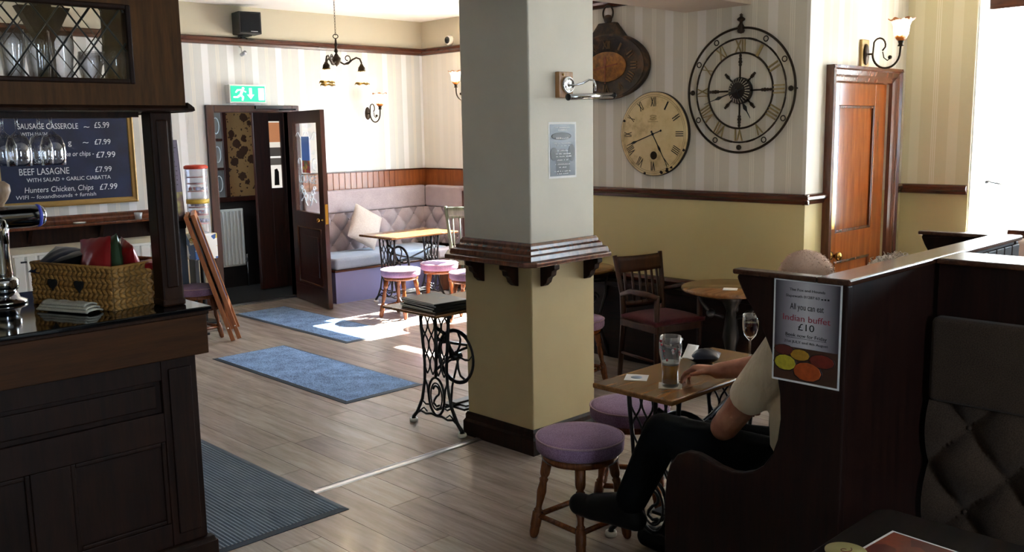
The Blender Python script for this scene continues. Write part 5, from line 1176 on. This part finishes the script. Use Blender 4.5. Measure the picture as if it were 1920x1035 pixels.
obj('red_print', tr, plain('red_glass_print', '#b02a3c', .4, .1), pint)['kind'] = 'stuff'; obj('white_print', mk, M['paper'], pint)['kind'] = 'stuff'
matm = lambda n, c: plain(n, c, .6, .05)
tag(obj('beer_mat', MB().box(-.047, .047, -.047, .047, 0, .0018), matm('printed_mat', '#b9b19a'), None, (3.025, 2.195, TZ+.0002), (0, 0, .62), bevel=.004), 'square beer mat under the pint glass', 'beer mat')
o = thing('beer_mat', 'white square beer mat lying alone on the near corner of the wooden table', 'beer mat', (3.035, 2.375, TZ+.0002), .55)
obj('card', MB().box(-.047, .047, -.047, .047, 0, .0018), M['paper'], o); obj('printed_badge', MB().lathe([(0, 0), (.024, 0), (.024, .0004), (0, .0004)], 20, Matrix.Translation((0, 0, .0019))), plain('blue_grey_print', '#8fa0b8', .5, .2), o)
wg = thing('red_wine_glass', 'stemmed glass of red wine at the far end of the wooden table', 'wine glass', (3.63, 2.20, TZ+.0002))
obj('glass', MB().lathe(wine_profile(.205, .036, .085, .035), 30), M['drink'], wg)
wine = NT('red_wine'); wine.base(wine.mix(wine.noise(wine.pos(True), 20, 2), srgb('#2a0308'), srgb('#4a0712'))); wine.set(Roughness=.1, Specular_IOR_Level=.2)
obj('wine', MB().lathe([(0, .101), (.012, .102), (.028, .12), (.0335, .15), (.033, .165), (0, .165)], 28), wine.m, wg)
fp_ = crisp_bag('opened blue and black snack packet lying flat on the wooden table', (3.44, 2.31, TZ+.03), (1.5, .05, .5), .16, .13, nav); fp_['group'] = 'snack packet on the table'; del fp_['group']
tag(obj('paper_slip', MB().grid(lambda u, v: ((u-.5)*.16, (v-.5)*.05, .004+.012*u*u), 10, 3), M['paper'], None, (3.40, 2.36, TZ+.04), (.1, -.1, .45), solid=.001), 'white paper slip lying on the opened snack packet', 'paper')
# near table with menu
nt = thing('near_table', 'dark wooden table at the bottom edge of the picture by the buttoned bench', 'table', (2.06, .62, 0))
obj('table_top', MB().prism([(-.36, -.42), (.36, -.42), (.36, .40), (.33, .43), (-.33, .43), (-.36, .40)], 'z', .695, .72), wood('near_table_wood', '#0c0605', '#1a0f0a', 'x', .6, 1, 0, False, .1), nt, bevel=.006)
obj('pedestal', MB().lathe([(.22, 0), (.22, .02), (.05, .06), (.035, .3), (.04, .6), (.10, .695)], 24), M['iron'], nt)
mn = thing('menu_card', 'food menu card with white border on the near table', 'menu', (2.125, .862, .7205), math.radians(-4))
obj('card', MB().box(-.15, .15, -.105, .105, 0, .001), M['paper'], mn)
fd = NT('menu_food_print'); vf = fd.n('ShaderNodeTexVoronoi'); vf.inputs['Scale'].default_value = 18; fd.l(fd.pos(True), vf.inputs['Vector'])
fd.base(fd.mix(fd.math('MULTIPLY', fd.noise(fd.pos(True), 60, 5), .6), fd.ramp(vf.outputs['Color'], [(.2, srgb('#8a3a1c')), (.4, srgb('#5f1f16')), (.55, srgb('#9a6a38')), (.7, srgb('#7c2418')), (.85, srgb('#8f8a4a'))], 'CONSTANT'), srgb('#3a1a12'))); fd.set(Roughness=.3)
obj('print', MB().box(-.143, .143, -.098, .098, .001, .0014), fd.m, mn)
bm_ = thing('beer_mat', 'round olive beer mat overlapping the menu card on the near table', 'beer mat', (2.085, .985, .7222), .3)
obj('disc', MB().lathe([(0, 0), (.05, 0), (.05, .0018), (0, .0018)], 36), plain('olive_card', '#a9a066', .6, .08), bm_)
obj('swirl_print', MB().tube([(.012*math.cos(t)-.004+.003*t, .012*math.sin(t), .002) for t in [i*.5 for i in range(12)]], .0014, 5), plain('dark_red_print', '#6a2a18', .6, .1), bm_)
# ---------------------------------------------------------------- people
skin = NT('skin'); ns = skin.noise(skin.pos(True), 18, 4); skin.base(skin.ramp(ns, [(.3, srgb('#9a5f4a')), (.7, srgb('#c08a70'))])); skin.set(Roughness=.5, Subsurface_Weight=.08, Subsurface_Radius=(.01, .004, .002))
def fuse(name, mb, mat, parent, voxel=.008, smooth=4):
    me = mb.mesh(name); o = bpy.data.objects.new(name, me); COL.objects.link(o)
    m = o.modifiers.new('r', 'REMESH'); m.mode = 'VOXEL'; m.voxel_size = voxel; m.use_smooth_shade = True
    s = o.modifiers.new('s', 'SMOOTH'); s.iterations = smooth; s.factor = .5
    dg = bpy.context.evaluated_depsgraph_get(); out = bpy.data.meshes.new_from_object(o.evaluated_get(dg)); bpy.data.objects.remove(o)
    out.name = name; out.materials.clear(); out.polygons.foreach_set('use_smooth', [True]*len(out.polygons))
    return obj(name, out, mat, parent)
def chain(mb, pts):
    for (p, r), (q, s) in zip(pts, pts[1:]): mb.capsule(p, r, q, s, 12)
def hand_mesh(mb, wrist, knuckle, up, thumb_side, curl, spread=.021):
    w = Vector(wrist); k = Vector(knuckle); d = (k-w).normalized(); up = Vector(up); up = (up-d*up.dot(d)).normalized(); sd = d.cross(up)*thumb_side
    for s in (-.032, -.011, .011, .032): mb.capsule(w+sd*s*.55, .022, k+sd*s, .018, 10)
    for i, (s, L) in enumerate(((.033, .076), (.011, .086), (-.011, .080), (-.032, .064))):
        p = k+sd*s; a = .15; r = .0112
        for j, f in enumerate((.45, .32, .23)):
            a += curl[j]; q = p+(d*math.cos(a)-up*math.sin(a))*L*f*1.12+sd*s*.04; mb.capsule(p, r, q, r*.9, 8); p = q; r *= .9
    p = w+(k-w)*.35+sd*.034; q = p+(d*.6+sd*.65-up*.25).normalized()*.04; t = q+(d*.95+sd*.1-up*.3).normalized()*.032
    mb.capsule(w+(k-w)*.2+sd*.015, .017, p, .015, 10); mb.capsule(p, .013, q, .0115, 8); mb.capsule(q, .0115, t, .0095, 8)
def head(mb, c, yaw, tilt=.12, s=1.0):
    c = Vector(c); R_ = (Matrix.Rotation(yaw, 4, 'Z') @ Matrix.Rotation(-tilt, 4, 'X')).to_3x3(); M4 = R_.to_4x4()
    P = lambda x, y, z: c+R_ @ Vector((x*s, y*s, z*s))
    mb.ball(P(0, -.012, .025), (.076*s, .097*s, .092*s), 20, 14, M4); mb.ball(P(0, .022, -.045), (.062*s, .068*s, .075*s), 18, 12, M4); mb.ball(P(0, .052, -.085), (.034*s, .03*s, .026*s), 12, 8, M4)
    mb.capsule(P(0, .088, .008), .010*s, P(0, .106, -.022), .014*s); mb.ball(P(0, .08, .03), (.05*s, .014*s, .012*s), 12, 8, M4)
    mb.ball(P(0, .084, -.055), (.024*s, .012*s, .009*s), 12, 6, M4)
    for e in (-1, 1):
        mb.ball(P(e*.077, -.005, -.01), (.010*s, .020*s, .031*s), 10, 8, M4); mb.ball(P(e*.03, .07, -.03), (.022*s, .02*s, .02*s), 10, 8, M4)
    return P
def eyes(P, parent, s=1.0):
    for e in (-1, 1): obj('eye', MB().ball(P(e*.03, .079, .008), .0105*s), plain('eye_dark', '#3a2c24', .2, .1), parent)
def V(*a): return Vector(a)

# seated man: left leg crossed, left forearm in his lap, right hand by the glass
man = thing('person', 'seated bald man in a cream t-shirt and dark trousers, hand beside the beer glass', 'person', (2.98, 1.6, .44))
O = V(2.98, 1.6, .44)
b = MB(); L_ = lambda *a: V(*a)-O
hipL, hipR = L_(2.89, 1.50, .545), L_(3.08, 1.50, .545); pel = L_(2.985, 1.47, .56); waist = L_(2.985, 1.50, .72); chest = L_(2.98, 1.535, .93); neck0 = L_(2.98, 1.55, 1.06); neck1 = L_(2.98, 1.575, 1.14)
shL, shR = L_(2.815, 1.56, 1.015), L_(3.15, 1.565, 1.015); elL, elR = L_(2.80, 1.795, .69), L_(3.275, 1.85, .825)
wrL, knL = L_(2.99, 1.86, .70), L_(3.07, 1.885, .70); wrR, knR = L_(3.16, 2.06, .782), L_(3.135, 2.145, .782)
knL_, ankL = L_(2.795, 2.06, .612), L_(2.70, 2.145, .335); knR_, ankR = L_(3.06, 2.02, .53), L_(3.05, 2.10, .10)
chain(b, [(pel, .145), (waist, .135), (chest, .145), (neck0, .10), (neck1, .058), (L_(2.98, 1.59, 1.18), .055)])
chain(b, [(shL, .075), (V(0, 0, 0)+(shL+elL)/2, .057), (elL, .050)]); chain(b, [(elL, .049), ((elL*.65+wrL*.35), .046), (wrL, .028)])
chain(b, [(shR, .075), ((shR+elR)/2, .056), (elR, .050)]); chain(b, [(elR, .049), ((elR*.65+wrR*.35), .047), (wrR, .033)])
chain(b, [(chest+V(0, 0, .06), .12), (shL, .07)]); chain(b, [(chest+V(0, 0, .06), .12), (shR, .07)])
chain(b, [(hipL, .095), (knL_, .058), ((knL_*.6+ankL*.4), .055), (ankL, .036)]); chain(b, [(hipR, .095), (knR_, .058), ((knR_*.6+ankR*.4), .055), (ankR, .036)])
hand_mesh(b, wrR, knR, (0.15, .1, 1), -1, (.35, .55, .5)); hand_mesh(b, wrL, knL, (0, -.2, 1), 1, (.3, .4, .4))
HP = head(b, L_(2.975, 1.60, 1.205), math.radians(4), .10)
body = fuse('body', b, skin.m, man, .0065, 3); eyes(HP, man)
hr_ = MB(); random.seed(9); hc = HP(0, -.014, .028)
hr_.ball(hc, (.0775, .0985, .0935), 24, 16)
for k in range(700):
    ph = random.uniform(0, 2*PI); th = math.acos(random.uniform(.05, 1)); n = V(math.sin(th)*math.cos(ph), math.sin(th)*math.sin(ph), math.cos(th))
    p = hc+V(n.x*.077, n.y*.098, n.z*.093); hr_.tube([p, p+n*.004+V(random.uniform(-.004, .004), random.uniform(-.004, .004), 0)], [.0011, .0005], 4)
obj('cropped_hair', hr_, plain('short_grey_hair', '#e2bca4', .7, .12), man)['label'] = 'very short cropped pale grey hair'
sh = MB(); e = .014
chain(sh, [(pel+V(0, .04, .03), .162), (waist+V(0, .012, 0), .152), (chest, .156), (neck0+V(0, 0, -.02), .095)])
chain(sh, [(chest+V(0, 0, .06), .128), (shL, .084), (shL*.42+elL*.58, .072)]); chain(sh, [(chest+V(0, 0, .06), .128), (shR, .084), (shR*.42+elR*.58, .072)])
chain(sh, [(waist+V(-.07, .03, -.06), .095), (waist+V(.07, .03, -.06), .095)]); chain(sh, [(L_(2.905, 1.535, .62), .12), (L_(2.915, 1.545, .80), .125), (L_(2.93, 1.55, .93), .12)])
shirt = NT('cream_tshirt'); nsx = shirt.noise(shirt.pos(True), 14, 3); shirt.base(shirt.mix(nsx, srgb('#dcc8ae'), srgb('#f0e2cc'))); shirt.set(Roughness=.9, Sheen_Weight=.2); shirt.bump(shirt.noise(shirt.mapped(shirt.pos(True), (1, 1, .4)), 16, 3, .6), .5, .03)
fuse('t_shirt', sh, shirt.m, man, .009, 4)
tr_ = MB()
chain(tr_, [(hipL, .118), (knL_, .076), ((knL_*.6+ankL*.4), .072), (ankL+V(0, -.01, .02), .062)]); chain(tr_, [(hipR, .118), (knR_, .076), ((knR_*.6+ankR*.4), .072), (ankR+V(0, 0, .03), .062)])
chain(tr_, [(pel+V(0, 0, -.02), .145), (pel+V(0, 0, .0), .145)]); chain(tr_, [(hipL+V(0, 0, -.01), .112), (hipR+V(0, 0, -.01), .112)])
fuse('trousers', tr_, plain('dark_navy_trousers', '#050608', .9, .15, bump=.4, bscale=25, spec=.15), man, .009, 4)
def shoe(ank, toe, heel_drop=.06):
    mb = MB(); ank = Vector(ank); toe = Vector(toe); d = (toe-ank); d.z = 0; d.normalize(); base = ank+V(0, 0, -heel_drop)
    chain(mb, [(ank, .045), (base-d*.05, .044), (base+d*.06, .044), (base+d*.15, .047), (base+d*.205+V(0, 0, .004), .046)])
    chain(mb, [(ank+V(0, 0, -.01), .05), (base+d*.13+V(0, 0, .022), .044)])
    mb.prism([], 'z', 0, 1) if 0 else None
    return mb
black_l = plain('black_shoe_leather', '#060505', .5, .1, spec=.2)
fuse('shoe', shoe(ankL+V(-.005, .02, -.0), ankL+V(-.045, .3, 0)), black_l, man, .008, 3)
fuse('shoe', shoe(ankR, ankR+V(-.04, .3, 0), .055), black_l, man, .008, 3)

# second drinker: only the wispy white crown shows above the settle
p2 = thing('person', 'seated person with wispy white hair mostly hidden behind the settle', 'person', (3.66, 1.6, .44))
O = V(3.66, 1.6, .44); b = MB(); L_ = lambda *a: V(*a)-O
pel = L_(3.66, 1.47, .56); waist = L_(3.66, 1.48, .70); chest = L_(3.66, 1.52, .88); neck = L_(3.66, 1.57, 1.06); sl, sr = L_(3.51, 1.55, .965), L_(3.81, 1.55, .965)
hl, hr = L_(3.58, 1.50, .545), L_(3.74, 1.50, .545); kl, kr = L_(3.57, 1.98, .53), L_(3.75, 1.98, .53); al, ar = L_(3.57, 2.0, .10), L_(3.75, 2.0, .10)
el, er = L_(3.50, 1.72, .70), L_(3.82, 1.72, .70); wl, wr = L_(3.60, 1.88, .66), L_(3.72, 1.88, .66)
chain(b, [(pel, .14), (waist, .125), (chest, .13), (L_(3.66, 1.545, 1.0), .085), (neck, .05), (neck+V(0, .01, .04), .05)])
for s_, e_, w_ in ((sl, el, wl), (sr, er, wr)): chain(b, [(chest+V(0, 0, .05), .11), (s_, .065), (e_, .04), (w_, .027)])
for h_, k_, a_ in ((hl, kl, al), (hr, kr, ar)): chain(b, [(h_, .09), (k_, .055), (a_, .035)])
hand_mesh(b, wl, wl+V(.03, .06, 0), (0, 0, 1), 1, (.3, .4, .4)); hand_mesh(b, wr, wr+V(-.03, .06, 0), (0, 0, 1), -1, (.3, .4, .4))
HP = head(b, L_(3.635, 1.60, 1.13), 0, .1, .92)
fuse('body', b, skin.m, p2, .009, 3); eyes(HP, p2, .95)
tp = MB(); chain(tp, [(pel, .152), (waist, .14), (chest, .142), (L_(3.66, 1.54, .99), .085)])
for s_, e_, w_ in ((sl, el, wl), (sr, er, wr)): chain(tp, [(chest+V(0, 0, .05), .118), (s_, .074), (e_, .052), (w_, .04)])
fuse('jumper', tp, fabric('grey_blue_jumper', '#4a5260', '#66707f', 200), p2, .011, 4)
lg = MB()
for h_, k_, a_ in ((hl, kl, al), (hr, kr, ar)): chain(lg, [(h_, .108), (k_, .072), (a_, .055)])
fuse('trousers', lg, plain('grey_trousers', '#2a2a2e', .85, .1), p2, .011, 4)
for a_ in (al, ar): fuse('shoe', shoe(a_, a_+V(0, .3, 0), .055), black_l, p2, .01, 3)
hm = MB(); random.seed(5); hc = HP(0, -.02, .03)
for k in range(420):
    ph = random.uniform(0, 2*PI); th = math.acos(random.uniform(-.15, 1)); n = V(math.sin(th)*math.cos(ph), math.sin(th)*math.sin(ph)-.1, math.cos(th))
    p = hc+V(n.x*.07, n.y*.09, n.z*.084); q = p+n*.008+V(random.uniform(-.02, .02), random.uniform(-.03, .01), random.uniform(-.006, .012)); r_ = q+V(n.x*.006+random.uniform(-.015, .015), n.y*.006-.012, -.01+random.uniform(-.006, .014))
    hm.tube([p-n*.01, q, r_], [.0022, .0018, .0006], 4)
hm.ball(hc, (.071, .09, .084), 20, 12)
obj('hair', hm, plain('white_hair', '#d9cfc4', .7, .1), p2)
